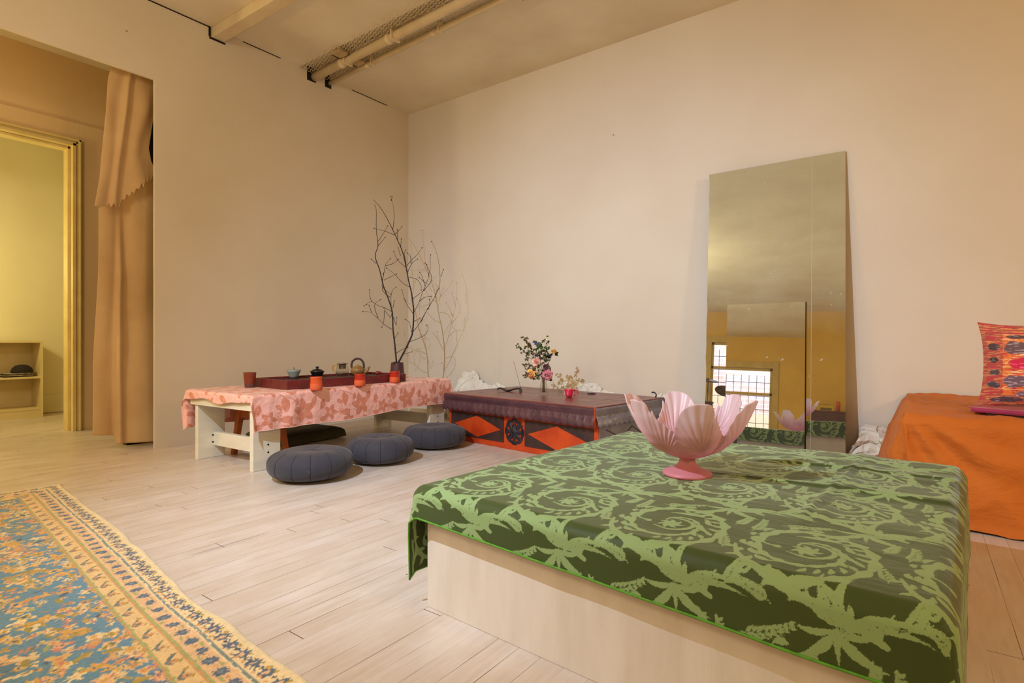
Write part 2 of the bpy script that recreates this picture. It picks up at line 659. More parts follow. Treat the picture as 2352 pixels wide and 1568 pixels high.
def scroll_tile():
    T = Tile(0.272, 0.378, 0.001)
    cx, cy = 0.125, 0.225

    def ring(a, r):
        return cx + cos(a) * r, cy + sin(a) * r * 1.18

    # the big acanthus scroll: heavy stem running up the right side, over the top and curling inward
    pts, wd = [], []
    for i in range(70):
        t = i / 69
        a = -1.9 + t * 3.5 * PI
        r = 0.112 * (1 - t) ** 0.60 + 0.010
        pts.append(ring(a, r))
        wd.append(0.0125 * (1 - t) ** .55 * (0.62 + 0.38 * sin(i * 2.3)) + 0.0012)
    T.stroke(pts, wd)
    # saw-toothed lobes on its inner side, rounded lobes outside
    for a in np.linspace(-1.5, 1.5, 13):
        x, y = ring(a, 0.100)
        T.drop(x, y, a + 2.2, 0.028, 0.0055, 0.5)
    for a in np.linspace(1.2, 3.9, 9):
        x, y = ring(a, 0.098)
        T.drop(x, y, a + 1.2, 0.040, 0.0075, 0.8)
    for a in np.linspace(-1.0, 3.2, 11):
        x, y = ring(a, 0.112)
        T.drop(x, y, a + 1.0, 0.026 + .008 * sin(a * 6), 0.0062, 0.9)
    # two long leaves crossing the top of the ring
    for (a, L, w, b) in ((2.9, .085, .008, .35), (3.05, .07, .006, -.3), (2.6, .06, .006, .5)):
        x, y = ring(0.95, 0.082)
        T.drop(x, y, a, L, w, b)
    for (a0, r, a, L) in ((0.35, .085, 2.9, .042), (-0.1, .088, 3.0, .046), (-0.5, .085, 2.7, .034)):
        x, y = ring(a0, r)
        T.drop(x, y, a, L, .0065, -.8)
        T.disc(x + cos(a - .6) * L * .95, y + sin(a - .6) * L * .95, .0042)
    # curled flower in the eye of the scroll
    for k in range(7):
        T.drop(cx, cy - .004, 0.3 + k * .9, 0.030, 0.0062, 0.8)
    T.stroke([(cx - .028, cy - .030), (cx + .010, cy - .040), (cx + .040, cy - .018), (cx + .044, cy + .014), (cx + .018, cy + .036), (cx - .022, cy + .034)],
             [.002, .004, .0055, .005, .004, .002])
    T.disc(cx - .050, cy - .010, 0.0075)
    T.carve(cx - .050, cy - .010, 0.0040)
    T.stroke([(cx - .05, cy - .01), (cx - .075, cy - .004), (cx - .085, cy + .012)], [.004, .003, .002])
    # stem feeding the scroll, with side lobes
    st = [(0.268, 0.02), (0.215, 0.045), (0.15, 0.062), (0.085, 0.085), (0.03, 0.125), (0.004, 0.185)]
    T.stroke(st, [.005, .009, .0085, .008, .006, .003])
    for k, (x, y, _) in enumerate(smooth_path([(q[0], q[1], 0) for q in st], 3)[1:-1]):
        T.drop(x, y, 2.6 + (.5 if k % 2 else -1.6), .026, .0058, .5)
    # fan of long S leaves at the foot of the scroll
    bx, by = 0.208, 0.030
    for (a, L, w, b) in ((2.42, .105, .0072, -.5), (1.92, .100, .0075, -.45), (1.38, .078, .0078, .8), (0.80, .118, .0070, -.6),
                         (0.46, .128, .0064, -.4), (0.06, .085, .0062, .5), (2.95, .085, .0062, -.6)):
        T.drop(bx, by, a, L, w, b)
        for t in (.3, .45, .6):
            T.carve(bx + cos(a + b * t) * L * t, by + sin(a + b * t) * L * t, .0014)
    T.stroke([(bx + .100, by + .052), (bx + .118, by + .050), (bx + .124, by + .062), (bx + .112, by + .066)], [.0034, .0034, .0034, .001])
    # tulip leaves hanging below the fan
    for (a, L, w, b) in ((-1.05, .088, .0095, .5), (-1.85, .084, .0088, -.5), (-2.45, .065, .0062, -.6), (-0.45, .065, .0062, .6), (-1.45, .060, .0045, 0)):
        T.drop(bx - .01, by - .004, a, L, w, b)
    # fern sprigs in the gaps
    for (x, y, a, L) in ((0.008, 0.28, 1.35, .090), (0.262, 0.150, 1.75, .100), (0.05, 0.352, 0.25, .10), (0.10, 0.04, 2.6, .07), (0.24, 0.30, 1.2, .07), (0.02, 0.05, 1.0, .06)):
        T.stroke([(x, y), (x + cos(a) * L * .5, y + sin(a) * L * .5), (x + cos(a + .2) * L, y + sin(a + .2) * L)], [.0018, .0016, .001])
        for k in range(1, 9):
            t = k / 9
            px, py = x + cos(a + .2 * t) * L * t, y + sin(a + .2 * t) * L * t
            for sg in (-1, 1):
                T.drop(px, py, a + sg * 0.9, .021 * (1.1 - t * .6), .0034, -sg * .3)
    return T


def floral_tile():
    T = Tile(0.44, 0.36, 0.002)

    def vein(x, y, a, L, w, b, n=5):
        T.drop(x, y, a, L, w, b)
        for k in range(1, 10):
            t = k / 10
            px, py = x + cos(a + b * t) * L * t, y + sin(a + b * t) * L * t
            T.carve(px, py, .0015)
        for k in range(2, 7, 2):
            t = k / 8
            px, py = x + cos(a + b * t) * L * t, y + sin(a + b * t) * L * t
            for sg in (-1, 1):
                for q in (.3, .6, .9):
                    T.carve(px + cos(a + sg * .8) * w * q, py + sin(a + sg * .8) * w * q, .0011)

    # open blossoms with rounded petals, the petals parted by thin pale lines
    for (x, y, n, L, w, a0) in ((.10, .09, 6, .052, .0165, .2), (.315, .245, 5, .070, .0235, .7), (.075, .275, 5, .044, .0150, 0), (.345, .065, 5, .042, .014, .4), (.21, .335, 5, .036, .0125, .9)):
        for k in range(n):
            a = a0 + k * 2 * PI / n
            T.drop(x + cos(a) * .009, y + sin(a) * .009, a, L, w, 0.12)
        for k in range(n):
            a = a0 + k * 2 * PI / n
            for q in (.012, .018, .024, .030):
                T.carve(x + cos(a + .06) * q, y + sin(a + .06) * q, .0011)
        T.carve(x, y, .0065)
        T.disc(x, y, .0042)
    for v in ((.175, .155, 1.1, .090, .027, .4), (.205, .120, 0.15, .088, .024, -.5), (.19, .055, -.5, .070, .019, .5), (.015, .185, 1.4, .072, .021, .5),
              (.405, .160, 2.3, .078, .020, -.4), (.225, .275, 2.7, .082, .023, .4), (.425, .305, .5, .062, .017, -.5), (.01, .03, .7, .062, .016, .4), (.27, .16, 1.6, .060, .014, .3),
              (.40, .02, -.9, .06, .016, .4), (.12, .20, .2, .055, .015, .4), (.37, .33, 2.9, .05, .014, .3)):
        vein(*v)
    T.stroke([(.10, .09), (.16, .14), (.24, .17), (.315, .245), (.345, .34)], [.0025, .003, .003, .003, .002])
    T.stroke([(.345, .065), (.28, .05), (.19, .035), (.10, .09)], [.0025, .003, .003, .002])
    for (x, y, a) in ((.15, .23, 1.8), (.40, .10, .5), (.28, .10, -.6), (.05, .34, 1.0)):
        for k in range(7):
            T.drop(x + cos(a) * .009 * k, y + sin(a) * .009 * k, a + (.8 if k % 2 else -.8), .022, .0042, 0)
    return T


def cloth_drape(x0, x1, y0, y1, z, rad, ax0, ax1, ay0, ay1, step, fold=0.012, kf=22.0, flare=0.03, seed=3, corner=0.30, lip=None, tails=(0.30, 0.30)):
    """cloth lying on a block and hanging over its edges by ax0 (left), ax1, ay0 (front), ay1"""
    nu = int((x1 - x0 + ax0 + ax1) / step) + 1
    nv = int((y1 - y0 + ay0 + ay1) / step) + 1
    s = np.linspace(x0 - ax0, x1 + ax1, nu)[:, None] * np.ones((1, nv))
    t = np.linspace(y0 - ay0, y1 + ay1, nv)[None, :] * np.ones((nu, 1))
    if lip is not None:                       # uneven hem: the overhang shrinks or grows along the edge
        s, t = lip(s, t)
    dx = np.maximum(s - x1, 0) + np.minimum(s - x0, 0)
    dy = np.maximum(t - y1, 0) + np.minimum(t - y0, 0)
    ax, ay = np.abs(dx), np.abs(dy)
    dd = np.maximum(ax, ay) + corner * np.minimum(ax, ay)
    phi = np.arctan2(dy, dx)
    q = rad * PI / 2
    ang = np.minimum(dd, q) / rad
    out = rad * np.sin(ang) + np.maximum(dd - q, 0) * flare
    down = rad * (1 - np.cos(ang)) + np.maximum(dd - q, 0)
    hang = np.clip((dd - q) / 0.12, 0, 1)
    along = np.where(ax > ay, t, s)
    f = np.sin(along * kf + 2.0 * vnoise(along * 3, along * 0 + seed, seed)) * vnoise(along * 4 + 9, along * 0 + 2.5, seed + 1)
    out = out + fold * hang * (f + 0.35) + np.minimum(ax, ay) * np.where(dx > 0, tails[1], tails[0]) * np.clip(dd / .1, 0, 1)
    bx = np.clip(s, x0, x1)
    by = np.clip(t, y0, y1)
    X = bx + np.cos(phi) * out * (dd > 0)
    Y = by + np.sin(phi) * out * (dd > 0)
    Z = z - down * (dd > 0)
    return s, t, X, Y, Z, dd


# ------------------------------------------------------------------ low white platform with the green cloth
BRZ = math.radians(-3.5)
platform = thing('low_platform', 'low white painted wooden platform under the green damask cloth', 'platform', (-1.125, 1.13, 0), BRZ)
BW, BD, BH = 1.14, 1.20, 0.338
plat_m = pm('platform_paint', rgb(226, 217, 207), rgb(216, 206, 194), 0.5, 3, 0.2, 18, 0.004, stretch=(6, 6, 1.2))
MB().box(0, BW, 0, .018, 0, BH - .018).build('front_panel', plat_m, platform, bevel=.002)
MB().box(0, BW, BD - .018, BD, 0, BH - .018).build('back_panel', plat_m, platform, bevel=.002)
MB().box(0, .018, .018, BD - .018, 0, BH - .018).build('side_panel', plat_m, platform, bevel=.002)
MB().box(BW - .018, BW, .018, BD - .018, 0, BH - .018).build('side_panel', plat_m, platform, bevel=.002)
MB().box(0, BW, 0, BD, BH - .018, BH).build('top_board', plat_m, platform, bevel=.003)


def damask(name, fig, ground, rough_fig, rough_ground, fuzz=0.0016, wscale=(6, 14, 6), wr=0.25, aniso=0.0, sheen=0.3, spec=0.5):
    n = NT(name)
    d = n.attr('motif')
    d = n.math('ADD', d, n.math('MULTIPLY', n.math('SUBTRACT', n.noise(300, 3, .7), 0.5), fuzz * 4.5))
    f = n.step(d, -0.0005, 0.0005, 1.0, 0.0)
    n.set(Base_Color=n.mix(f, ground, fig), Roughness=n.step(f, 0, 1, rough_ground, rough_fig))
    n.b.inputs['Sheen Weight'].default_value = sheen
    n.b.inputs['Sheen Roughness'].default_value = 0.4
    n.b.inputs['Specular IOR Level'].default_value = spec
    wr_h = n.noise(2.2, 5, 0.5, vec=n.mapping(scale=wscale))
    mask = n.attr('wrinkle')
    h = n.math('ADD', n.math('MULTIPLY', wr_h, mask), n.math('MULTIPLY', f, 0.006))
    n.set(Normal=n.bump(h, wr, 0.05))
    return n


ST = scroll_tile()
gx0, gx1, gy0, gy1 = -.004, BW + .004, -.004, BD + .004


def green_lip(s, t):
    # the front hem dips a little towards the right-hand corner
    return s, np.where(t < 0, t * (1 + .30 * np.clip(s, 0, 1.2)), t)


s, t, X, Y, Z, dd = cloth_drape(gx0, gx1, gy0, gy1, BH + .005, .032, .27, .20, .102, .14, .0030, fold=0.006, kf=16, flare=0.02, seed=5, corner=0.22, tails=(0.10, 0.03), lip=green_lip)
on = dd <= 0
# creases left from folding, and soft wrinkles on the right-hand side
right = 1 / (1 + np.exp(-(s - 0.62) * 14))
back = 1 / (1 + np.exp(-(t - 0.55) * 7))
wmask = np.clip(right * 0.8 + 0.5 * right * back + 0.35 * back * (s > .45), 0, 1.2)
Zr = np.zeros_like(s)
for (c, ax_, wdt, hgt, lo) in ((0.90, 'x', .012, .0075, 0.25), (0.66, 'y', .010, .006, 0.5), (0.93, 'y', .009, .006, 0.55)):
    q = (s - c - 0.01 * vnoise(t * 5, t * 0 + 1, 4)) if ax_ == 'x' else (t - c - 0.03 * (s - .8) - 0.008 * vnoise(s * 6, s * 0 + 2, 8))
    m = np.clip(((t if ax_ == 'x' else s) - lo) * 6, 0, 1)
    Zr += m * (hgt * np.exp(-(q / wdt) ** 2) + hgt * .6 * np.exp(-((q - 2.6 * wdt) / (wdt * 1.4)) ** 2))
Zr += right * 0.0050 * (1 + vnoise(s * 4 + 3, t * 9 + .5 * s, 11)) + right * back * .0035 * (1 + vnoise(s * 5, t * 20 + 7, 12))
Zr += .0015 * (1 + vnoise(s * 4, t * 4, 13))
Z = Z + Zr * np.clip(1 - dd / .03, 0, 1)
edge = np.minimum.reduce([s - s[0, 0], s[-1, 0] - s, t - t[0, 0], t[0, -1] - t])
green_m = damask('green_damask', rgb(142, 168, 114), rgb(68, 82, 43), 0.55, 0.44, wr=0.10, spec=.12, wscale=(4, 9, 4), sheen=0.45)
green_m.b.inputs['Sheen Tint'].default_value = (0.72, 0.9, 0.8, 1)
cloth = grid_mesh('green_tablecloth', X, Y, Z, green_m.m, None,
                  {'motif': ST.sample(s - .005, t + .105), 'wrinkle': wmask}, loc=(-1.125, 1.13, 0), rot=(0, 0, BRZ))
tag(cloth, 'green damask cloth with scroll pattern draped over the low white platform', 'tablecloth')
# bright serged hem along the front edge
mb = MB()
hem_pts = [(X[i, 0], Y[i, 0] - .001, Z[i, 0]) for i in range(0, X.shape[0], 4)]
mb.tube(hem_pts, .0026, 6)
hem_pts = [(X[0, j] - .001, Y[0, j], Z[0, j]) for j in range(0, X.shape[1], 4)]
mb.tube(hem_pts, .0026, 6)
mb.build('hem', pm('green_hem', rgb(96, 160, 40), rgb(80, 140, 30), 0.7, 60), cloth)

# ------------------------------------------------------------------ pink lotus bowl
nb = NT('frosted_pink_glass')
cz = nb.new('ShaderNodeSeparateXYZ')
nb.t.links.new(nb.coord(), cz.inputs[0])
deep = nb.step(cz.outputs[2], 0.02, 0.20)
pinkc = nb.mix(deep, rgb(238, 160, 174), rgb(245, 224, 232))
nb.set(Base_Color=pinkc, Roughness=0.34)
tl = nb.new('ShaderNodeBsdfTranslucent')
nb.put(tl.inputs[0], pinkc)
mx = nb.new('ShaderNodeMixShader')
mx.inputs[0].default_value = 0.48
nb.t.links.new(nb.b.outputs[0], mx.inputs[1])
nb.t.links.new(tl.outputs[0], mx.inputs[2])
nb.t.links.new(mx.outputs[0], nb.t.nodes['Material Output'].inputs[0])
pink_glass = nb.m
bowl = thing('lotus_bowl', 'pink frosted glass lotus bowl on a foot standing on the green cloth', 'bowl', (-0.566, 1.668, 0.3475), 0.62)
bowl.scale = (.94, .94, .96)
NP_, NU, NVv = 6, 720, 70
th = np.linspace(0, 2 * PI, NU, endpoint=False)
ph = (th / (2 * PI) * NP_) % 1.0                 # 0..1 across one petal
sft = ph - 0.40
dome = np.clip(1 - np.abs(sft / np.where(sft < 0, .40, .60)) ** 2.3, 0, 1) ** 0.6
rim = 0.140 + 0.104 * dome
rim = rim - 0.042 * (1 / (1 + np.exp(-(ph - .60) * 45))) * np.clip(dome * 1.6, 0, 1)      # lower shoulder
rim = rim + 0.020 * np.exp(-((ph - .665) / .020) ** 2) - .008 * np.exp(-((ph - .615) / .018) ** 2)   # little tooth
tt = np.linspace(0, 1, NVv)
prof_r = np.interp(np.linspace(0, 1, 60), [0, .06, .16, .30, .45, .62, .80, 1.0], [.018, .058, .100, .130, .151, .167, .182, .199])
zz = 0.052 + (rim[:, None] - 0.052) * tt[None, :]
rr = np.interp((zz - 0.052) / 0.196, np.linspace(0, 1, 60), prof_r)
w = np.clip((zz - .07) / .12, 0, 1)
bow = (np.cos((ph[:, None] - .5) * 2 * PI) * .5 + .5)
rr = rr + w * (bow - .5) * 0.026 + w * (ph[:, None] - .5) * -0.020
# ribs fanning out from each petal's midrib
u = ph[:, None] - .62
v = (zz - .04) / .2
fan = np.arctan2(u * 0.75, np.maximum(v - .12, .02)) * 1.0 + 0.25 * v * np.sign(u)
ribs = np.sin(fan * 46) * np.clip((v - .18) * 4, 0, 1) * np.clip(dome[:, None] * 3, 0, 1)
rr_out = rr + ribs * 0.0019
X, Y = rr_out * np.cos(th)[:, None], rr_out * np.sin(th)[:, None]
grid_mesh('petal_cup', X, Y, zz, pink_glass, bowl, solid=0.0035, wrap=True)
mb = MB()
mb.lathe([(0.0001, .004), (.070, .0), (.0765, .003), (.077, .008), (.072, .013), (.050, .020), (.036, .028), (.027, .039), (.0235, .050),
          (.026, .056), (.040, .061), (.0001, .064)], 48)
mb.build('foot', pink_glass, bowl)

# ------------------------------------------------------------------ the white tea table
TRZ = math.radians(2.5)
TLOC = (-3.06, 1.692, 0)


def tw(x, y, z=0.0):
    """table frame to room"""
    return (TLOC[0] + x * cos(TRZ) - y * sin(TRZ), TLOC[1] + x * sin(TRZ) + y * cos(TRZ), z)


table = thing('tea_table', 'long low white wooden tea table with plank legs under a pink cloth', 'table', TLOC, TRZ)
MB().box(-.72, 0, -.012, 1.70, .412, .438).build('tabletop', white_wood, table, bevel=.004)
for x0 in (-.055, -.665):
    for y0 in (0.004, 1.50):
        lg = MB().box(x0, x0 + .034, y0, y0 + .175, 0, .412).build('leg', white_wood, table, bevel=.003)
        for z in (.10, .145):
            MB().lathe([(.0001, -.001), (.006, -.001), (.006, .001), (.0001, .001)], 10).build(
                'screw', black_gap, lg, (x0 + .034, y0 + .095, z), (0, PI / 2, 0))
for y0, y1 in ((-.008, .004), (1.675, 1.690)):
    MB().box(-.70, -.012, y0, y1, .350, .412).build('end_rail', white_wood, table, bevel=.002)
for y0 in (.105, 1.56):
    MB().box(-.632, -.055, y0, y0 + .035, .078, .165).build('stretcher', white_wood, table, bevel=.003)

FT = floral_tile()
rngp = np.random.default_rng(2)


def pink_lip(s, t):
    # the near end of the cloth barely hangs, the front hem dips a little towards its ends
    f = np.clip(s - 0.0, 0, None)
    s2 = s + np.where(s > 0, s * (0.05 * np.sin(t * 3.1) + 0.03 * vnoise(t * 5, t * 0, 31)), 0)
    k = 1 + 0.35 * vnoise(s * 6, s * 0 + 4, 17)
    t2 = np.where(t < -.01, -.01 + (t + .01) * k, t)
    return s2, t2


s, t, X, Y, Z, dd = cloth_drape(-.722, .002, -.014, 1.702, .4415, .012, .25, .205, .062, .06, .0055, fold=0.019, kf=24, flare=0.03, seed=8, corner=0.42, lip=pink_lip)
Z = Z + (0.002 * (1 + vnoise(s * 9, t * 9, 3)) + 0.0015 * (1 + vnoise(s * 20, t * 20, 6))) * (dd <= 0)
pink_m = damask('pink_damask', rgb(216, 136, 110), rgb(246, 186, 174), 0.55, 0.35, fuzz=0.002, wscale=(9, 9, 9), wr=0.30, sheen=0.3)
pc = grid_mesh('pink_tablecloth', X, Y, Z, pink_m.m, None, {'motif': FT.sample(t * 1.0, s + .12), 'wrinkle': np.full_like(s, .8)},
               loc=TLOC, rot=(0, 0, TRZ), solid=.0015)
tag(pc, 'salmon pink flowered cloth hanging over the long white tea table', 'tablecloth')
mb = MB()
mb.tube([(X[-1, j], Y[-1, j], Z[-1, j]) for j in range(0, X.shape[1], 3)], .0022, 6)
mb.build('hem', pm('pink_hem', rgb(250, 206, 192), None, 0.5), pc)

# ---- tray and tea things
red_wood = pm('dark_red_wood', rgb(112, 42, 40), rgb(92, 32, 32), 0.35, 7, 0.08, 60, 0.002, stretch=(4, 1, 4))
tray_in = pm('tray_inner', rgb(66, 38, 30), rgb(52, 28, 24), 0.6, 8, 0.1, 60, 0.002, stretch=(6, 1, 4))
tray = thing('tea_tray', 'long dark red wooden tea tray lying on the pink cloth', 'tray', (-3.205, 1.985, .446), math.radians(-2.0))
mb = MB()
mb.box(-.43, 0, 0, .014, 0, .058).box(-.43, 0, .956, .97, 0, .058)
mb.box(-.43, -.416, .014, .956, 0, .058).box(-.014, 0, .014, .956, 0, .058)
mb.build('rim', red_wood, tray, bevel=.002)
mb = MB().box(-.416, -.014, .014, .956, .012, .042)
mb.build('inner_board', tray_in, tray)

ZT = .4885          # top of the tray's inner board
ZC_ = .446          # top of the pink cloth


def cup(name, label, loc, prof, mat, group=None, rz=0.0, n=36, glaze=None, cat='cup'):
    t_ = thing(name, label, cat, loc, rz, group)
    MB().lathe(prof, n).build('body', mat, t_)
    return t_


def banded(name, split, low, high, rl, rh, soft=.001):
    n = NT(name)
    sz_ = n.new('ShaderNodeSeparateXYZ')
    n.t.links.new(n.coord(), sz_.inputs[0])
    wob = n.math('ADD', sz_.outputs[2], n.math('MULTIPLY', n.math('SUBTRACT', n.noise(40, 2), .5), soft * 4))
    f = n.step(wob, split - soft, split + soft)
    n.set(Base_Color=n.mix(f, low, high), Roughness=n.step(f, 0, 1, rl, rh))
    return n.m


cup('tumbler', 'tall brown clay tumbler at the left end of the pink cloth', (-3.575, 1.945, ZC_),
    [(.0001, 0), (.029, 0), (.031, .003), (.040, .098), (.0395, .1), (.037, .098), (.029, .01), (.0001, .008)],
    banded('brown_glaze', .022, rgb(96, 66, 56), rgb(122, 54, 36), .8, .25))
red_cup = banded('half_glazed_red', .042, rgb(214, 92, 46), rgb(178, 42, 26), .7, .15)
orange_cup = banded('half_glazed_orange', .042, rgb(214, 92, 46), rgb(206, 82, 40), .7, .2)
CP = [(.0001, 0), (.0335, 0), (.0365, .003), (.0375, .02), (.0365, .05), (.0345, .062), (.0355, .076), (.0368, .082), (.0355, .083), (.032, .072), (.033, .02), (.0001, .008)]
cup('tea_cup', 'orange clay cup in front of the tray, nearest the left table end', (-3.045, 2.085, ZC_), CP, orange_cup, 'small clay cups in a row before the tray')
cup('tea_cup', 'red glazed clay cup in the middle of the row before the tray', (-3.075, 2.445, ZC_), CP, red_cup, 'small clay cups in a row before the tray')
cup('tea_cup', 'red glazed clay cup standing before the dark branch pot', (-3.135, 2.81, ZC_), CP, red_cup, 'small clay cups in a row before the tray')

# grey bowl with lid
gb = cup('lidded_bowl', 'grey blue glazed tea bowl with silver knob on the tray', (-3.575, 2.265, ZT),
         [(.0001, 0), (.024, 0), (.025, .004), (.030, .014), (.044, .046), (.052, .062), (.050, .062), (.042, .046), (.0001, .040)],
         banded('grey_glaze', .014, rgb(70, 62, 56), rgb(140, 146, 142), .7, .3, .003), cat='bowl')
MB().lathe([(.0001, .058), (.030, .056), (.044, .056), (.045, .059), (.030, .062), (.0001, .064)], 32).build('lid', pm('grey_lid', rgb(150, 140, 116), None, .35), gb)
MB().ball((0, 0, .071), .008, 12, 8).build('knob', pm('steel_knob', rgb(180, 176, 172), None, .2, metal=1), gb)
# black gaiwan
bm = pm('black_glaze', rgb(30, 26, 28), rgb(22, 20, 22), .12, 10)
bb = cup('lidded_bowl', 'black glazed lidded tea bowl on the tray', (-3.53, 2.425, ZT),
         [(.0001, 0), (.026, 0), (.027, .005), (.038, .018), (.045, .036), (.053, .044), (.051, .045), (.043, .037), (.0001, .03)], bm, cat='bowl')
MB().lathe([(.0001, .050), (.045, .044), (.046, .047), (.036, .056), (.018, .062), (.008, .065), (.008, .070), (.014, .075), (.015, .079), (.0001, .081)], 32).build('lid', bm, bb)
# glass server with amber handle
clear = thin_glass('clear_glass', (0.95, 0.95, 0.93, 1), 0.05, 0.02).m
pit = thing('glass_teapot', 'clear glass tea server with amber handle standing on the tray', 'teapot', (-3.385, 2.535, ZT), 0.6)
MB().lathe([(.0001, .002), (.034, 0), (.042, .008), (.048, .030), (.045, .055), (.037, .085), (.036, .100), (.039, .104), (.0375, .104),
            (.0345, .100), (.0355, .085), (.043, .055), (.046, .030), (.040, .010), (.0001, .005)], 40).build('glass_body', clear, pit)
MB().lathe([(.0001, .006), (.039, .009), (.0455, .030), (.0445, .042), (.0001, .042)], 32).build('water', thin_glass('water', (.80, .80, .82, 1), .03).m, pit)
MB().tube(smooth_path([(-.036, 0, .092), (-.058, 0, .092), (-.071, 0, .078), (-.068, 0, .052), (-.044, 0, .034)], 5), .0045, 10).build(
    'handle', pm('amber_glass', rgb(178, 130, 50), None, .15, coat=.5), pit)
mb = MB().lathe([(.026, .062), (.026, .098), (.042, .101), (.042, .105), (.024, .107), (.024, .062)], 32)
mb.build('strainer', pm('steel_strainer', rgb(196, 190, 196), None, .2, metal=1), pit)
# brown teapot with wrapped overhead handle
tp = thing('teapot', 'small brown teapot with wrapped overhead handle behind the glass server', 'teapot', (-3.545, 2.80, ZT), math.radians(38))
tea_m = pm('brown_stoneware', rgb(152, 112, 58), rgb(128, 92, 50), .35, 9, .05)
MB().lathe([(.0001, 0), (.036, 0), (.050, .012), (.057, .030), (.055, .046), (.044, .060), (.026, .066), (.0001, .067)], 36).build('body', tea_m, tp)
MB().tube(smooth_path([(.045, 0, .018), (.068, 0, .030), (.078, 0, .050), (.090, 0, .066)], 5), [.017, .0165, .016, .0155, .015, .0145, .0135, .0125, .0115, .0105, .0098, .009, .0085, .008, .0075, .007], 12).build('spout', tea_m, tp)
MB().lathe([(.028, .064), (.028, .068), (.012, .072), (.006, .073), (.008, .080), (.0001, .082)], 24).build('lid', tea_m, tp)
hp = smooth_path([(-.046, 0, .052), (-.050, 0, .080), (-.040, 0, .108), (-.014, 0, .126), (.016, 0, .124), (.038, 0, .104), (.046, 0, .076), (.046, 0, .054)], 6)
hr = [.0080 + .0020 * math.cos(i * PI) for i in range(len(hp))]
MB().tube(hp, hr, 10).build('handle', pm('wrapped_cane', rgb(74, 42, 34), rgb(46, 28, 24), .6, 60), tp)
# tea pet on the tray edge
pet = thing('tea_pet', 'tiny dark red clay tea pet sitting on the tray edge', 'figurine', (-3.232, 2.73, .5042), 1.0)
pet_m = pm('red_clay', rgb(120, 36, 32), None, .4)
MB().ball((0, 0, .014), .018, 16, 10, 1.0, .8, .78).build('body', pet_m, pet)
MB().ball((.019, 0, .017), .009, 12, 8).build('head', pet_m, pet)
# pot with branches
pot = thing('branch_pot', 'dark plum brown pot with pouring notch holding the bare branches', 'pot', (-3.50, 3.165, ZC_), math.radians(36) - .25)
pot_m = pm('plum_glaze', rgb(78, 42, 42), rgb(66, 34, 36), .45, 10)
MB().lathe([(.0001, 0), (.056, 0), (.060, .004), (.060, .02), (.050, .125), (.0495, .13), (.047, .129), (.046, .12), (.054, .02), (.0001, .012)], 40).build('body', pot_m, pot)
mb = MB()
mb.tube([(0, -.046, .127), (0, -.056, .128), (0, -.066, .131)], [.012, .010, .006], 10)
mb.build('pouring_lip', pot_m, pot)
bark = pm('dark_bark', rgb(48, 34, 32), rgb(34, 24, 24), .75, 30, .3, 150, .001)
KX, D0 = 0.001114, 3.165


def branch(name, label, main, subs, r0, dmain):
    """polylines drawn in the plane of the pot: right and up, with a lean towards the wall"""
    o = MB()
    H = 1340.0

    def P(p, dz):
        up = (H - p[1]) * KX
        return ((p[0] - 348) * KX, dz, up)
    mp = [P(p, dmain * ((H - p[1]) / 1300.0)) for p in main]
    sp = smooth_path(mp, 4)
    n = len(sp)
    o.tube(sp, [max(r0 * (1 - .8 * i / n), .0012) for i in range(n)], 8)
    root = thing(name, label, 'branch', (-3.50, 3.165, ZC_ + .128), HEAD)
    o.build('stem', bark, root)
    for i, q in enumerate(subs):
        base = dmain * ((H - q[0][1]) / 1300.0)
        dirn = (0.05 if i % 2 else -0.05) * (1 + (i % 3) * .4)
        L = len(q)
        pts = [P(p, base + dirn * k / max(L - 1, 1)) for k, p in enumerate(q)]
        sp = smooth_path(pts, 3)
        m = len(sp)
        tw_ = MB()
        tw_.tube(sp, [max(.0026 * (1 - .65 * j / m), .0010) for j in range(m)], 6)
        tw_.ball(sp[-1], .0042, 8, 6, 1, 1, 1.4)
        if len(sp) > 4:
            tw_.ball(sp[m // 2], .0032, 8, 6)
        tw_.build('twig', bark, root)
    # the foot of the stem stands inside the pot
    MB().tube([(mp[0][0] * .4, 0, -.105), mp[0]], [r0 * .95, r0], 8).build('stem_foot', bark, root)
    return root


branch('branch', 'left bare dark branch in the plum brown pot, leaning left', 
       [(343, 1340), (325, 1180), (313, 1090), (305, 960), (270, 850), (235, 760), (205, 640), (170, 540), (188, 470), (186, 410), (175, 330), (172, 180), (157, 140)],
       [[(305, 1092), (250, 1055), (200, 1005), (150, 965), (100, 960)], [(305, 960), (250, 930), (190, 910), (145, 880), (110, 890), (78, 910)],
        [(200, 1005), (186, 950), (190, 905), (235, 875)], [(150, 882), (130, 840), (122, 790)], [(150, 965), (140, 915), (128, 910)],
        [(303, 970), (285, 1000), (240, 945), (225, 925)], [(315, 1000), (340, 1060), (350, 1005)], [(298, 930), (290, 850), (300, 790), (320, 770)],
        [(290, 850), (240, 800), (256, 680)], [(225, 730), (240, 650), (245, 600), (278, 552)], [(250, 610), (310, 600), (360, 570)],
        [(240, 720), (280, 690), (318, 665)], [(205, 640), (190, 575)], [(180, 595), (125, 550)], [(190, 425), (235, 380), (280, 325)], [(190, 460), (235, 385)],
        [(322, 1165), (365, 1120)], [(340, 1270), (375, 1242), (410, 1228)], [(310, 930), (330, 880)], [(245, 950), (235, 1030), (212, 1075)], [(225, 760), (250, 790), (310, 835)]],
       .0068, .10)
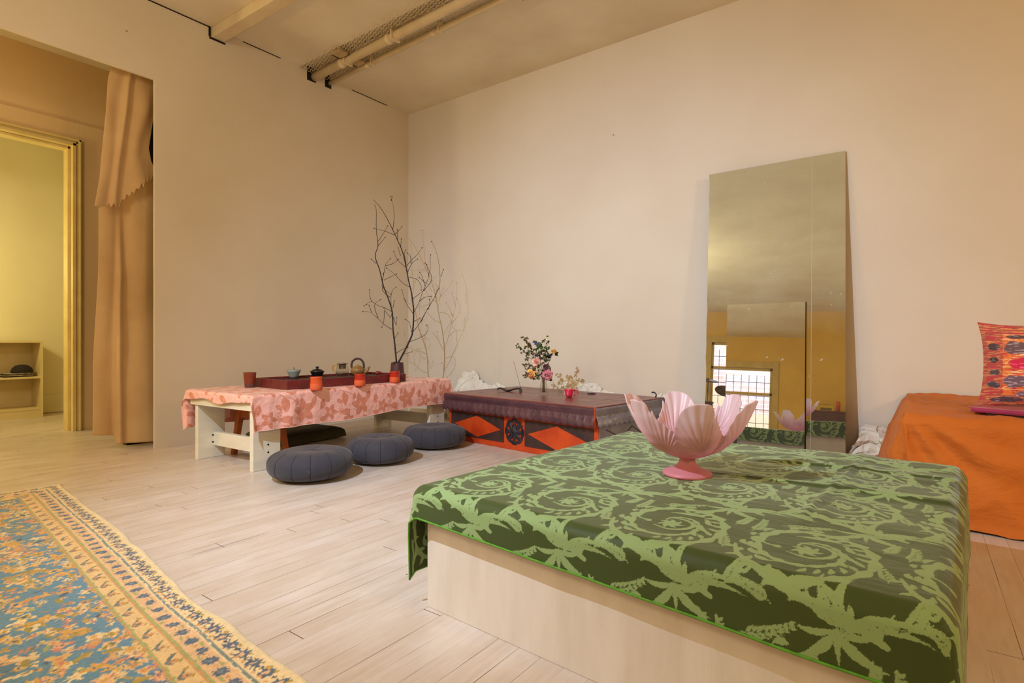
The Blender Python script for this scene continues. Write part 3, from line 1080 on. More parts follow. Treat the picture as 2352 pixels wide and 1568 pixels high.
branch('branch', 'right bare dark branch in the plum brown pot, tallest and forked', 
       [(356, 1340), (390, 1275), (435, 1180), (458, 1110), (463, 960), (445, 820), (420, 720), (400, 620), (370, 500), (330, 410), (290, 325), (240, 230), (190, 150), (135, 88)],
       [[(458, 1112), (510, 1050), (560, 960), (610, 880), (660, 780), (668, 690), (655, 570), (632, 490), (608, 440)],
        [(466, 960), (500, 890), (530, 800), (565, 710), (580, 620), (583, 520)], [(530, 800), (590, 740), (600, 690), (580, 640), (560, 600)],
        [(430, 770), (370, 735), (310, 670), (245, 620)], [(305, 368), (240, 345), (165, 330)], [(292, 322), (296, 230), (285, 140), (265, 70)],
        [(265, 70), (285, 68), (285, 105)], [(305, 365), (330, 330), (350, 292)], [(355, 465), (375, 415)], [(400, 620), (330, 560), (297, 492)],
        [(395, 620), (440, 570), (490, 530), (530, 480)], [(410, 660), (440, 580), (475, 545)], [(400, 600), (390, 520), (405, 495)], [(436, 590), (425, 530), (398, 500)],
        [(425, 695), (490, 715), (525, 770), (528, 800)], [(455, 860), (500, 820), (535, 790)], [(462, 975), (410, 890), (388, 800)], [(405, 880), (375, 855)],
        [(505, 880), (550, 850), (600, 845)], [(545, 760), (520, 690), (495, 650)], [(550, 740), (515, 708)], [(665, 690), (678, 630)], [(655, 780), (640, 800), (630, 850)],
        [(575, 940), (580, 880), (570, 860)], [(520, 1035), (575, 940)], [(437, 1185), (510, 1155), (555, 1125), (570, 1075), (555, 1058)], [(452, 1110), (440, 1040), (418, 1020)],
        [(390, 1278), (450, 1260)], [(330, 400), (340, 340)], [(355, 530), (320, 455)], [(470, 1030), (520, 1010)], [(575, 690), (548, 590)]],
       .0078, .16)

# ------------------------------------------------------------------ round floor cushions
zafu_m = pm('charcoal_cotton', rgb(58, 57, 68), rgb(48, 47, 57), 0.85, 5, .25, 160, .002, sheen=.15)
zn = zafu_m.node_tree
lint = NT.__new__(NT)
lint.m, lint.t, lint.b, lint.tc = zafu_m, zn, zn.nodes['Principled BSDF'], None
vo = lint.new('ShaderNodeTexVoronoi')
lint.t.links.new(lint.coord(), vo.inputs['Vector'])
vo.inputs['Scale'].default_value = 26
sp_ = lint.step(vo.outputs['Distance'], .035, .055, .7, 0)
base = lint.b.inputs['Base Color'].links[0].from_socket
lint.set(Base_Color=lint.mix(lint.math('MULTIPLY', sp_, lint.step(lint.noise(5, 2), .5, .55)), base, rgb(170, 168, 176)))


def cushion(label, loc, rz, R, H, seed):
    root = thing('floor_cushion', label, 'cushion', loc, rz, 'round charcoal floor cushions beside the tea table')
    nu, nv = 160, 48
    a = np.linspace(0, 2 * PI, nu, endpoint=False)[:, None]
    q = np.linspace(0, 1, nv)[None, :]
    # profile from the underside centre to the top centre
    ang = -PI / 2 + PI * q
    rr_ = R * np.sign(np.cos(ang)) * np.abs(np.cos(ang)) ** .62
    zz_ = H / 2 + H / 2 * np.sign(np.sin(ang)) * np.abs(np.sin(ang)) ** .80
    gore = np.abs(((a / (2 * PI) * 14) % 1.0) - .5) * 2          # 1 on the seams
    dip = 1 - 0.014 * np.exp(-((1 - gore) / .10) ** 2)
    lump = 1 + .02 * vnoise(a * 2, q * 4 + seed, seed)
    X_ = rr_ * dip * lump * np.cos(a)
    Y_ = rr_ * dip * lump * np.sin(a)
    top = np.exp(-(rr_ / (R * .42)) ** 2) * (q > .5)
    Z_ = np.maximum(zz_ * lump - .016 * top + 0 * a, 0.0) * np.ones_like(a)
    grid_mesh('cover', X_, Y_, Z_, zafu_m, root, wrap=True)
    mb_ = MB()
    for k in range(14):
        i = int(round((k + .0) / 14 * nu)) % nu
        pts = [(X_[i, j] * 1.004, Y_[i, j] * 1.004, Z_[i, j]) for j in range(8, nv - 8, 2)]
        mb_.tube(pts, .0016, 5)
    mb_.build('seams', pm('seam_thread', rgb(44, 42, 52), None, .9), root)
    return root


cushion('round charcoal floor cushion nearest the left front table leg', (-2.715, 1.825, 0), .3, .226, .165, 1)
cushion('middle one of the three round charcoal floor cushions', (-2.725, 2.325, 0), 1.1, .208, .165, 4)
cushion('round charcoal floor cushion touching the orange chest', (-2.80, 2.885, 0), .12, .226, .160, 9)

# dark green flat cushion behind the table
fc = thing('floor_cushion', 'flat dark olive green square cushion on the floor behind the tea table', 'cushion', (-3.86, 2.47, 0), math.radians(4))
n_ = 60
a = np.linspace(-1, 1, n_)[:, None] * np.ones((1, n_))
b = np.linspace(-1, 1, n_)[None, :] * np.ones((n_, 1))
pl = (1 - np.abs(a) ** 6) * (1 - np.abs(b) ** 6)
tuft = .02 * np.exp(-(a ** 2 + b ** 2) / .05)
olive = pm('olive_cotton', rgb(72, 66, 40), rgb(58, 54, 32), .9, 5, .2, 90, .003)
zz1 = .012 + .078 * np.clip(pl, 0, 1) ** .16 - tuft * .8
grid_mesh('top_cover', a * .25, b * .27, zz1, olive, fc)
grid_mesh('underside', a[::-1] * .25, b * .27, .012 - .010 * np.clip(pl, 0, 1) ** .5, olive, fc)

# orange wooden stool under the near end of the table
st = thing('wooden_stool', 'small orange brown wooden stool pushed under the near table end', 'stool', (-3.58, 2.02, 0), math.radians(4))
so = pm('orange_wood', rgb(196, 108, 48), rgb(172, 88, 38), .45, 5, .1, 40, .002, stretch=(5, 5, 1))
MB().box(-.13, .13, -.13, .13, .300, .322).build('seat', so, st, bevel=.004)
for sx in (-1, 1):
    for sy in (-1, 1):
        x, y = sx * .085, sy * .085
        x2, y2 = sx * .115, sy * .115
        MB().hexa([(x2 - .016, y2 - .016, 0), (x2 + .016, y2 - .016, 0), (x2 + .016, y2 + .016, 0), (x2 - .016, y2 + .016, 0),
                   (x - .020, y - .020, .300), (x + .020, y - .020, .300), (x + .020, y + .020, .300), (x - .020, y + .020, .300)]).build('leg', so, st, bevel=.003)
for sy in (-1, 1):
    MB().box(-.085, .085, sy * .090 - .009, sy * .090 + .009, .245, .298).build('apron', so, st, bevel=.002)

# ------------------------------------------------------------------ the orange chest
CRZ = math.radians(-7.5)
CLOC = (-2.9, 3.165, 0)


def cw(x, y, z=0.0):
    return (CLOC[0] + x * cos(CRZ) - y * sin(CRZ), CLOC[1] + x * sin(CRZ) + y * cos(CRZ), z)


chest = thing('storage_chest', 'orange wooden chest with dark diamond panels, iron rosette and maroon lid', 'chest', CLOC, CRZ)
orange_paint = pm('orange_leather', rgb(206, 76, 22), rgb(168, 46, 18), .42, 7, .15, 70, .002, lo=.3, hi=.75)
maroon = pm('maroon_lid', rgb(132, 62, 56), rgb(108, 50, 48), .28, 4, .06, 60, .002, stretch=(1, 6, 1))
tin = pm('dark_tin', rgb(92, 58, 66), rgb(70, 44, 54), .40, 8, .15, 50, .003, metal=.1)
dark_leather = pm('dark_leather', rgb(66, 42, 40), rgb(46, 30, 30), .5, 12, .3, 80, .003)
CWd, CDp = 1.345, .82
MB().box(-.05, CWd, .025, CDp - .02, .0, .345).build('body', orange_paint, chest, bevel=.004)
MB().box(-.058, CWd + .010, -.018, CDp, .338, .357).build('lid', maroon, chest, bevel=.006)
# inlaid dark lines on the lid
mb = MB()
for (x0, x1, y0, y1) in ((.03, 1.26, .07, .073), (.03, 1.26, .72, .723), (.03, .033, .07, .72), (1.257, 1.26, .07, .72),
                         (.13, 1.16, .17, .1725), (.13, 1.16, .62, .6225), (.13, .1325, .17, .62), (1.1575, 1.16, .17, .62), (-.04, 1.34, .40, .402)):
    mb.box(x0, x1, y0, y1, .3555, .3574)
mb.build('inlay_lines', dark_leather, chest)
# scalloped tin apron round the lid


cool_lit_grey = pm('cool_lit_grey', rgb(150, 148, 162), rgb(124, 122, 138), .4, 8, .15, 50, .003, metal=.2)  # cool light on the chest's right end, put into the colour


def apron(p0, p1, nrm, name, mat=None):
    p0, p1, nrm = np.array(p0), np.array(p1), np.array(nrm)
    L = np.linalg.norm(p1 - p0)
    nu = int(L / .0035)
    u_ = np.linspace(0, 1, nu)[:, None]
    q = np.linspace(0, 1, 12)[None, :]
    sc = .248 - .016 * np.abs(np.sin(u_ * L / .058 * PI)) ** .6
    z = .350 + (sc - .350) * q
    out = .006 + .012 * q - .010 * np.exp(-((q - .42) / .16) ** 2) + .003 * vnoise(u_ * L * 9, q * 2, 3)
    X_ = p0[0] + (p1[0] - p0[0]) * u_ + nrm[0] * out
    Y_ = p0[1] + (p1[1] - p0[1]) * u_ + nrm[1] * out
    return grid_mesh(name, X_, Y_, z + 0 * u_, mat or tin, chest, solid=.0015)


apron((-.058, -.014), (CWd + .008, -.014), (0, -1), 'scalloped_edging')
apron((CWd + .008, -.014), (CWd + .008, CDp), (1, 0), 'scalloped_edging', cool_lit_grey)
apron((-.058, CDp), (-.058, -.014), (-1, 0), 'scalloped_edging')
MB().box(CWd + .006, CWd + .012, -.024, -.016, .235, .35).build('corner_strip', orange_paint, chest)
for (x0, x1, xa, xb, xc) in ((-.016, .548, .024, .522, .276), (.748, 1.312, .781, 1.278, 1.028)):
    MB().box(x0, x1, .0195, .0245, .042, .216).build('dark_panel', dark_leather, chest, bevel=.001)
    MB().add([(xa, .0175, .128), (xc, .0175, .050), (xb, .0175, .128), (xc, .0175, .206), (xa, .021, .128), (xc, .021, .050), (xb, .021, .128), (xc, .021, .206)],
             [(0, 1, 2, 3), (7, 6, 5, 4), (0, 4, 5, 1), (1, 5, 6, 2), (2, 6, 7, 3), (3, 7, 4, 0)]).build('diamond', orange_paint, chest)
# right end: framed panel in the cool-lit grey
MB().box(CWd, CWd + .004, .030, .79, .01, .25).build('end_panel', cool_lit_grey, chest, bevel=.001)
mb = MB()
mb.tube([(CWd + .004, .10, .06), (CWd + .005, .40, .20), (CWd + .004, .69, .06)], .003, 6)
mb.tube([(CWd + .004, .10, .21), (CWd + .005, .40, .09), (CWd + .004, .69, .21)], .003, 6)
mb.build('cross_lines', dark_leather, chest)
# pierced iron rosette
iron = pm('wrought_iron', rgb(70, 68, 78), rgb(44, 42, 52), .4, 20, .3, 80, .002, metal=.6)
nu, nr = 192, 40
vs, fs = [], []
for i in range(nr + 1):
    for k in range(nu):
        a = 2 * PI * k / nu
        lobe = .086 * (1 + .055 * abs(math.cos(a * 4)) ** .7 - .04 * (abs(math.sin(a * 4)) ** 14))
        r = lobe * i / nr
        dz = .016 * math.exp(-(r / .026) ** 2) + .005 * math.exp(-((r - .05) / .02) ** 2) * (.5 + .5 * math.cos(a * 8)) + .003
        vs.append((r * math.cos(a), -dz, r * math.sin(a)))
for i in range(nr):
    for k in range(nu):
        am = ((k + .5) / nu * 8) % 1.0 - .5
        rm = (i + .5) / nr
        if ((am / .19) ** 2 + ((rm - .68) / .13) ** 2 < 1):
            continue
        k2 = (k + 1) % nu
        fs.append((i * nu + k, i * nu + k2, (i + 1) * nu + k2, (i + 1) * nu + k))
ro = MB().add(vs, fs, True).build('rosette', iron, chest, (.651, .0245, .128), solid=.002)
MB().ball((-.004, -.021, -.012), .008, 12, 8).build('stud', iron, ro)
# curled hinge at the far right corner
MB().tube(smooth_path([(1.30, CDp - .03, .358), (1.30, CDp - .02, .372), (1.285, CDp - .02, .388), (1.265, CDp - .02, .386)], 4), .005, 8).build('curled_hinge', iron, chest)

ZL = .3585
# incense holder and stick
ih = thing('incense_holder', 'black leaf shaped incense holder lying on the chest lid', 'incense holder', (-2.60, 3.52, ZL), math.radians(10))
bk = pm('black_ceramic', rgb(34, 30, 30), None, .3)
mb = MB()
n_ = 24
vs, fs = [], []
for i in range(n_ + 1):
    t_ = i / n_
    w_ = .028 * sin(PI * t_) ** .8 * (1 if t_ < .5 else .75) + .002
    zc = .010 * math.cos(t_ * 2 * PI * 1.1) * (t_ > .05) + .014
    x_ = -.11 + .20 * t_
    vs += [(x_, -w_, zc + .004), (x_, 0, zc - .004), (x_, w_, zc + .004)]
for i in range(n_):
    fs += [(i * 3, i * 3 + 1, i * 3 + 4, i * 3 + 3), (i * 3 + 1, i * 3 + 2, i * 3 + 5, i * 3 + 4)]
mb.add(vs, fs, True).build('leaf_dish', bk, ih, solid=.004)
mb = MB()
mb.hexa([(.085, -.012, 0), (.105, -.012, 0), (.105, .012, 0), (.085, .012, 0), (.093, -.003, .035), (.099, -.003, .035), (.099, .003, .035), (.093, .003, .035)])
mb.build('stick_socket', bk, ih, bevel=.002)
stick = tag(MB().tube([(0, 0, 0), (-.082, .02, .205)], .0013, 6).build('incense_stick', pm('incense', rgb(150, 84, 70), None, .8), None, (-2.508, 3.538, ZL + .03)),
            'thin slanting incense stick rising from the black holder on the chest', 'incense')
# pink folded cup
pk = thing('flower_cup', 'bright pink tulip shaped cup with ring handle on the chest', 'cup', (-1.995, 3.41, ZL), .5)
pkm = pm('pink_ceramic', rgb(228, 44, 84), rgb(206, 30, 70), .25, 12, coat=.3)
nu, nv = 80, 16
a = np.linspace(0, 2 * PI, nu, endpoint=False)[:, None]
q = np.linspace(0, 1, nv)[None, :]
lob = np.abs(np.cos(a * 2.5))
rr_ = np.interp(q, [0, .05, .3, .7, 1], [.014, .022, .030, .033, .037]) * (1 - .10 * (1 - lob) * q)
zz_ = q * (.042 + .016 * lob ** .7)
grid_mesh('body', rr_ * np.cos(a), rr_ * np.sin(a), zz_, pkm, pk, solid=.003, wrap=True)
MB().lathe([(.0001, .003), (.022, .003)], 24).build('base', pkm, pk)
MB().tube(smooth_path([(.030, 0, .046), (.050, 0, .048), (.060, 0, .032), (.048, 0, .016), (.028, 0, .012)], 5), .004, 8).build('ring_handle', pkm, pk)
pale_m = pm('pale_pink', rgb(250, 196, 204), None, .3)
for k in range(5):
    aa = (k + .5) * 2 * PI / 5
    MB().tube([(.024 * cos(aa), .024 * sin(aa), .004), (.0335 * cos(aa), .0335 * sin(aa), .022), (.037 * cos(aa), .037 * sin(aa), .042)], [.0022, .0018, .001], 6).build('pale_rib', pale_m, pk)
# small dark ring on the lid
rg = MB()
rg.tube([(.024 * cos(i * PI / 12), .015 * sin(i * PI / 12), .004) for i in range(25)], .0035, 8)
rg.box(-.034, .034, -.006, .006, 0, .004)
tag(rg.build('iron_ring', iron, None, (-1.975, 3.70, ZL), (0, 0, .4)), 'small dark iron ring plate on the chest lid behind the pink cup', 'ring')

# ------------------------------------------------------------------ vase of flowers
VL = (-2.245, 3.462, ZL)
vase = thing('glass_vase', 'small clear glass vase on the chest holding the cut flowers', 'vase', VL)
MB().lathe([(.0001, .001), (.030, 0), (.0335, .004), (.0345, .012), (.031, .045), (.022, .095), (.0195, .118), (.0245, .140), (.0228, .140), (.0178, .118), (.020, .095),
            (.028, .045), (.031, .014), (.0001, .010)], 40).build('glass_body', clear, vase)
leaf_g = pm('rose_leaf', rgb(76, 100, 48), rgb(52, 72, 38), .5, 25)
leaf_d = pm('dried_leaf', rgb(84, 92, 56), rgb(96, 72, 46), .6, 40)
leaf_k = pm('dark_leaf', rgb(52, 42, 34), rgb(40, 34, 28), .55, 25)
stem_m = pm('flower_stem', rgb(74, 74, 44), rgb(96, 66, 48), .6, 40)
petal = {k: pm('petal_' + k, c, d, .5, 30, sheen=.3) for k, c, d in (
    ('pink', rgb(240, 176, 178), rgb(208, 84, 118)), ('coral', rgb(246, 214, 180), rgb(214, 96, 110)), ('yellow', rgb(244, 206, 110), rgb(226, 130, 100)),
    ('gold', rgb(240, 186, 30), rgb(222, 150, 30)), ('blue', rgb(86, 80, 160), rgb(60, 58, 128)), ('white', rgb(240, 236, 206), rgb(216, 212, 160)), ('plum', rgb(120, 52, 70), rgb(84, 36, 52)))}
PXM = .000367


def bouquet_pt(X_, Y_, dz=0.0):
    return ((X_ - 1050) * PXM, dz, (1345 - Y_) * PXM)


def stem_to(root, tip, r=.0017, foot=None):
    k = rng.uniform(-1, 1)
    foot = foot or (rng.uniform(-.012, .012), rng.uniform(-.012, .012), .016)
    neck = (tip[0] * .06 + k * .006, tip[1] * .06 + rng.uniform(-.005, .005), .120)
    mid = (tip[0] * .42, tip[1] * .45, .120 + (tip[2] - .120) * .50)
    MB().tube(smooth_path([foot, neck, mid, tip], 5), r, 6).build('stem', stem_m, root)
    return neck, mid


def rose(label, X_, Y_, dz, R, col, face, name='rose', leaves=2):
    root = thing(name, label, 'flower', VL, HEAD)
    tip = bouquet_pt(X_, Y_, dz)
    nk, mid = stem_to(root, tip)
    f = Vector(face).normalized()
    u_ = f.orthogonal().normalized()
    v_ = f.cross(u_)
    mb_ = MB()
    for ring, (n, op, L) in enumerate(((4, .35, .62), (5, .75, .85), (7, 1.15, 1.0), (7, 1.5, 1.0))):
        for k in range(n):
            a_ = 2 * PI * (k + .5 * ring) / n + rng.uniform(-.25, .25)
            rad = u_ * cos(a_) + v_ * sin(a_)
            op2 = op + rng.uniform(-.2, .2)
            d = f * cos(op2) + rad * sin(op2)
            mb_.leaf(Vector(tip) - f * R * .3 + rad * R * .1, d, R * L * rng.uniform(.9, 1.25), R * 1.05, f * 1.0 - rad * .6, -.35 + .30 * ring, 6)
    mb_.build('bloom', petal[col], root, solid=.0008)
    lf = MB()
    for k in range(leaves):
        b_ = Vector(mid).lerp(Vector(tip), .5 + .4 * k / max(leaves, 1))
        lf.leaf(b_, (rng.uniform(-1, 1), rng.uniform(-1, .4), rng.uniform(-.3, .6)), .034, .020, (0, -1, .4), .3)
    if leaves:
        lf.build('leaves', leaf_g, root, solid=.0005)
    return root


def sprig(label, tips, mat, size, name='leafy_sprig', nl=5, dz=0.0, flower=None, fcol='white'):
    root = thing(name, label, 'sprig' if not flower else 'flower', VL, HEAD)
    lf, ex = MB(), MB()
    for i, (X_, Y_) in enumerate(tips):
        tip = bouquet_pt(X_, Y_, dz + rng.uniform(-.03, .03))
        if i == 0:
            nk, mid = stem_to(root, tip, .0014)
            main = (Vector(nk), Vector(mid), Vector(tip))
        else:
            b_ = main[1].lerp(main[2], rng.uniform(.2, .7))
            ex.tube([b_, b_.lerp(Vector(tip), .5) + Vector((0, 0, .006)), Vector(tip)], .0011, 5)
        for k in range(nl + 2):
            o_ = Vector(tip) + Vector((rng.uniform(-1, 1), rng.uniform(-1, 1), rng.uniform(-1, .6))) * size * .7
            d_ = Vector((rng.uniform(-1, 1), rng.uniform(-.7, .3), rng.uniform(-.8, .8)))
            lf.leaf(o_, d_, size * rng.uniform(.7, 1.2), size * .62, (rng.uniform(-.5, .5), -1, rng.uniform(-.4, .6)), rng.uniform(-.2, .5))
    lf.build('leaves', mat, root, solid=.0005)
    if ex.v:
        ex.build('side_stems', stem_m, root)
    if flower:
        X_, Y_, R = flower
        c = Vector(bouquet_pt(X_, Y_, dz - .01))
        pb = MB()
        for k in range(7):
            a_ = k * 2 * PI / 7
            d_ = Vector((cos(a_), -.5, sin(a_)))
            pb.leaf(c, d_, R, R * .6, (0, -1, 0), .2)
        pb.build('bloom', petal[fcol], root, solid=.0006)
    return root


rose('faded pink and cream rose in the middle of the vase flowers', 900, 690, -.030, .030, 'coral', (-.1, -1, .25))
rose('drooping yellow rose with pink outer petals at lower left of the bouquet', 790, 925, -.035, .032, 'yellow', (-.35, -1, -.1))
rose('full pink rose hanging low over the right rim of the glass vase', 1140, 945, -.035, .036, 'pink', (.25, -1, .15))
rose('withered plum coloured rose above the full pink one', 1125, 810, .0, .028, 'plum', (.3, -.9, .3))
rose('small golden yellow rosebud at the right of the bouquet', 1262, 462, .0, .016, 'gold', (.2, -.6, .8), 'rosebud', 0)
sprig('sprig of dark wilted leaves below the golden rosebud', [(1200, 585), (1245, 520)], leaf_k, .030, nl=2)
sprig('tall upright leafy stem with blue violet flower near the centre top', [(905, 300), (1010, 370), (930, 420)], leaf_g, .030, 'blossom_spray', 3, .0, (893, 318, .017), 'blue')
sprig('tall stem ending in a small white flower at the top right', [(1120, 200), (1055, 255), (1150, 280)], leaf_d, .020, 'blossom_spray', 2, .0, (1122, 222, .016), 'white')
sprig('left leaning stem with pale dried blossom and dark leaves', [(655, 195), (735, 290), (770, 355), (690, 375)], leaf_d, .022, 'blossom_spray', 4, .01, (660, 352, .016), 'white')
sprig('long thin stem reaching far left with one bright green leaf', [(540, 345), (560, 395), (640, 470)], leaf_g, .022, nl=2, dz=.015)
sprig('leafy sprig curling out at left above the pink rose', [(790, 500), (740, 560), (840, 470)], leaf_d, .024, nl=4)
sprig('small leaved sprig drooping at the far left of the bouquet', [(650, 755), (700, 760), (715, 640), (780, 750), (720, 810)], leaf_d, .016, nl=4)
sprig('leafy green sprig filling the bouquet centre', [(960, 540), (1030, 580), (990, 480), (1060, 640), (920, 800)], leaf_d, .026, nl=4, dz=.01)
sprig('green sprig rising right of centre in the bouquet', [(1085, 450), (1150, 420), (1110, 660), (1100, 540)], leaf_g, .022, nl=3, dz=.0)
sprig('green leaves hanging over the left rim of the glass vase', [(925, 1010), (850, 990), (670, 965), (690, 900), (960, 950)], leaf_d, .018, nl=4, dz=-.02)
sprig('green leaves behind the full pink rose by the vase rim', [(1180, 1035), (1110, 860), (1040, 880), (830, 830)], leaf_g, .022, nl=3, dz=.0)
sprig('blue violet flower low in the bouquet above the pink rose', [(900, 540), (870, 600)], leaf_d, .018, 'blossom_spray', 2, -.01, (895, 560, .014), 'blue')

# ------------------------------------------------------------------ mirrors


def mirror_material(name, tint, dust):
    n = NT(name)
    v = n.noise(3.5, 5, .6)
    v2 = n.noise(34, 4, .6, vec=n.mapping(scale=(1, 1, .8)))
    spots = n.math('MULTIPLY', n.step(v2, .64, .69), n.step(v, .48, .56))
    mz = n.new('ShaderNodeSeparateXYZ')
    n.t.links.new(n.coord(), mz.inputs[0])
    film = n.math('MULTIPLY', n.step(v, .4, .75, .7, 1.0), n.step(n.math('ADD', mz.outputs[2], n.math('MULTIPLY', v, .5)), 1.0, 1.45, dust * .18, dust))
    n.set(Base_Color=n.mix(n.math('MULTIPLY', spots, .8), tint, rgb(225, 225, 225)), Roughness=0.0,
          Metallic=n.math('SUBTRACT', 1.0, n.math('MAXIMUM', n.math('MULTIPLY', spots, .55), film)))
    return n.m


mir_m = mirror_material('mirror_glass', (.74, .81, .75, 1), .26)
mir_edge = pm('mirror_edge', rgb(70, 74, 66), None, .3)
MT, MS, YAW = math.radians(5.2), math.radians(6.9), math.radians(5.3)


def mirror(label, base, tilt, x0, x1, hl, hr):
    root = thing('mirror', label, 'mirror', base, rot=(-tilt, 0, YAW))
    # the left edge is chipped here and there
    rm = random.Random(int(hl * 1000))
    left = [(x0 + (rm.uniform(0, .006) if 0 < i < 24 and x1 < -.1 else 0), hl * i / 24) for i in range(25)]
    poly = left + [(x1, hr), (x1, 0.0)]
    n = len(poly)
    mb_ = MB().add([(x, 0, z) for x, z in poly] + [(x, .001, z) for x, z in poly], [tuple(range(n))[::-1], tuple(range(n, 2 * n))])
    mb_.build('reflecting_face', mir_m, root)
    mb_ = MB().add([(x, .0012, z) for x, z in poly] + [(x, .006, z) for x, z in poly],
                   [tuple(range(n))[::-1], tuple(range(n, 2 * n))] + [(i, (i + 1) % n, n + (i + 1) % n, n + i) for i in range(n)])
    mb_.build('backing', mir_edge, root)
    return root


bigb = (-.358, 3.876, .002)
mirror('widest tall frameless mirror leaning on the wall, left of the narrow strip', bigb, MT, -.822, -.1849, 1.928, 1.948)
nm_ = mirror('narrow tall strip of mirror leaning on the wall at the right of the widest one', bigb, MT, -.1848, 0.0, 1.948, 1.952)
MB().box(-.1858, -.1842, -.0006, .006, 0, 1.948).build('polished_edge', pm('polished_glass_edge', rgb(196, 200, 184), None, .25), nm_)
smb = (-.571, 3.816, .002)
sm_ = mirror('low mirror standing in front of the tall mirror, behind the pink bowl', smb, MS, -.468, 0.0, 1.004, 1.006)
MB().box(.0005, .005, -.001, .008, 0, 1.006).build('shadow_gap_strip', black_gap, sm_)  # black strip drawn as the shadow gap along the right side

# ------------------------------------------------------------------ crumpled paper along the wall
paper = pm('crumpled_paper', rgb(236, 232, 222), rgb(226, 220, 208), .8, 12, .25, 40, .006)


def crumple(label, x0, x1, hs, depth, seed, y=YB):
    """creased sheet pushed against the foot of the wall; hs = height profile along its length"""
    r_ = np.random.default_rng(seed)
    nu, nv = int((x1 - x0) / .020) + 2, 18
    u_ = np.linspace(0, 1, nu)[:, None]
    q = np.linspace(0, 1, nv)[None, :]
    H = np.interp(u_, np.linspace(0, 1, len(hs)), hs)
    H = H * (1 + .07 * vnoise(u_ * 11, q * 0 + 1, seed)) + .010 * r_.uniform(-1, 1, (nu, 1))
    rid = lambda f, sd: np.abs(vnoise(u_ * f * (x1 - x0) * 3, q * f + sd, sd))
    Y_ = y - .014 - depth * np.sin(q * PI * .93 + .1) ** .7 * (.35 + .8 * rid(3.1, seed) + .6 * rid(6.3, seed + 2)) - (1 - q) * depth * .5
    Z_ = H * q ** .9 + .03 * (rid(4.0, seed + 4) - .4) * np.sin(q * PI)
    X_ = x0 + (x1 - x0) * u_ + .03 * vnoise(u_ * 8, q * 4, seed + 5)
    J = .35
    X_ = X_ + r_.uniform(-.010, .010, (nu, nv)) * J * 2
    Y_ = Y_ + r_.uniform(-.018, .018, (nu, nv)) * J * 2
    Z_ = Z_ + r_.uniform(-.010, .010, (nu, nv)) * J * 2 * np.sin(q * PI)
    o = grid_mesh('crumpled_paper', X_, np.minimum(Y_, y - .006), np.maximum(Z_, .002), paper)
    o.data.polygons.foreach_set('use_smooth', np.zeros(len(o.data.polygons), dtype=bool))
    return tag(o, label, 'paper')


crumple('crumpled white paper heap between the tea table and the chest', -3.74, -3.02, [.10, .30, .46, .49, .40, .37, .36, .33], .09, 3)
crumple('crumpled white paper behind the chest, beside the flower shadow', -2.62, -1.85, [.15, .34, .42, .44, .42, .37, .32, .28], .05, 11)
crumple('crumpled white paper at the wall behind the pink bowl', -1.80, -1.24, [.20, .30, .33, .37, .36, .30, .25], .05, 19)
crumple('crumpled white paper between the mirrors and the orange cloth', -.335, -.14, [.10, .235, .235, .23, .24, .26, .22, .20], .07, 27)

# ------------------------------------------------------------------ orange cloth covered bench with cushions
def orange_lip(s, t):
    return s, t


s, t, X, Y, Z, dd = cloth_drape(-.04, 1.9, 2.90, 4.05, .432, .035, .47, .3, .475, .0, .0085, fold=0.022, kf=11, flare=0.04, seed=21, corner=0.15, tails=(0.05, 0.05))
X = X - np.where(s < -.04, 1, 0) * .13 * np.clip((t - 2.95) / 1.05, 0, 1) * np.clip((.432 - Z) / .432, 0, 1.1)
Z = Z + (.006 * (1 + vnoise(s * 14, t * 14, 41)) + .005 * (1 + vnoise(s * 30, t * 26, 42))) * (dd <= .02)
nn = vnoise(s * 9, t * 6, 44)
rg_ = lambda f, g_, sd: 1 - 2 * np.abs(vnoise(s * f + .6 * t * f, t * g_ - .35 * s * f, sd))
front = np.clip((2.87 - t) / .08, 0, 1)
side = np.clip((-.07 - s) / .08, 0, 1)
wr_ = .014 * rg_(3.5, 3, 46) + .006 * rg_(8, 7, 47) + .0015 * rg_(18, 14, 48)
# pulls fanning out from the front left corner
pa = np.arctan2(np.maximum(2.93 - t, 0), np.maximum(s + .07, .001))
pd = np.hypot(2.93 - t, s + .07)
wr_ = wr_ + .016 * np.sin(pa * 15 + 1.5 * vnoise(pd * 6, pa * 2, 49)) * np.clip(pd / .12, 0, 1) * np.exp(-pd / .55)
Y = Y - front * wr_
X = X - side * wr_
Z = Z + (dd <= .02) * .004 * rg_(9, 12, 50)
Z = np.maximum(Z, .004 + .014 * np.abs(nn))
spread = np.clip((.03 - Z) / .03, 0, 1)
Y = np.where((t < 2.90), Y - spread * .03 * (1 + vnoise(s * 12, t * 3, 45)), Y)
n = NT('orange_cotton')
w1 = n.noise(4.0, 5, .6, vec=n.mapping(scale=(1, 1, 2.2), rot=(0, .5, .2)), dist=.6)
w2 = n.noise(9, 4, .5, vec=n.mapping(scale=(1, 1, 3), rot=(.2, -.6, 0)))
ridge = n.math('ADD', n.math('ABSOLUTE', n.math('SUBTRACT', w1, .5)), n.math('MULTIPLY', w2, .18))
n.set(Base_Color=n.mix(n.step(n.noise(3, 3), .3, .7), rgb(208, 118, 46), rgb(194, 104, 36)), Roughness=.75, Normal=n.bump(ridge, .35, .05))
n.b.inputs['Sheen Weight'].default_value = .05
n.b.inputs['Specular IOR Level'].default_value = .2
oc = grid_mesh('draped_bench', X, Y, Z, n.m)
tag(oc, 'bench fully covered by a rumpled burnt orange cotton cloth against the wall', 'bench')

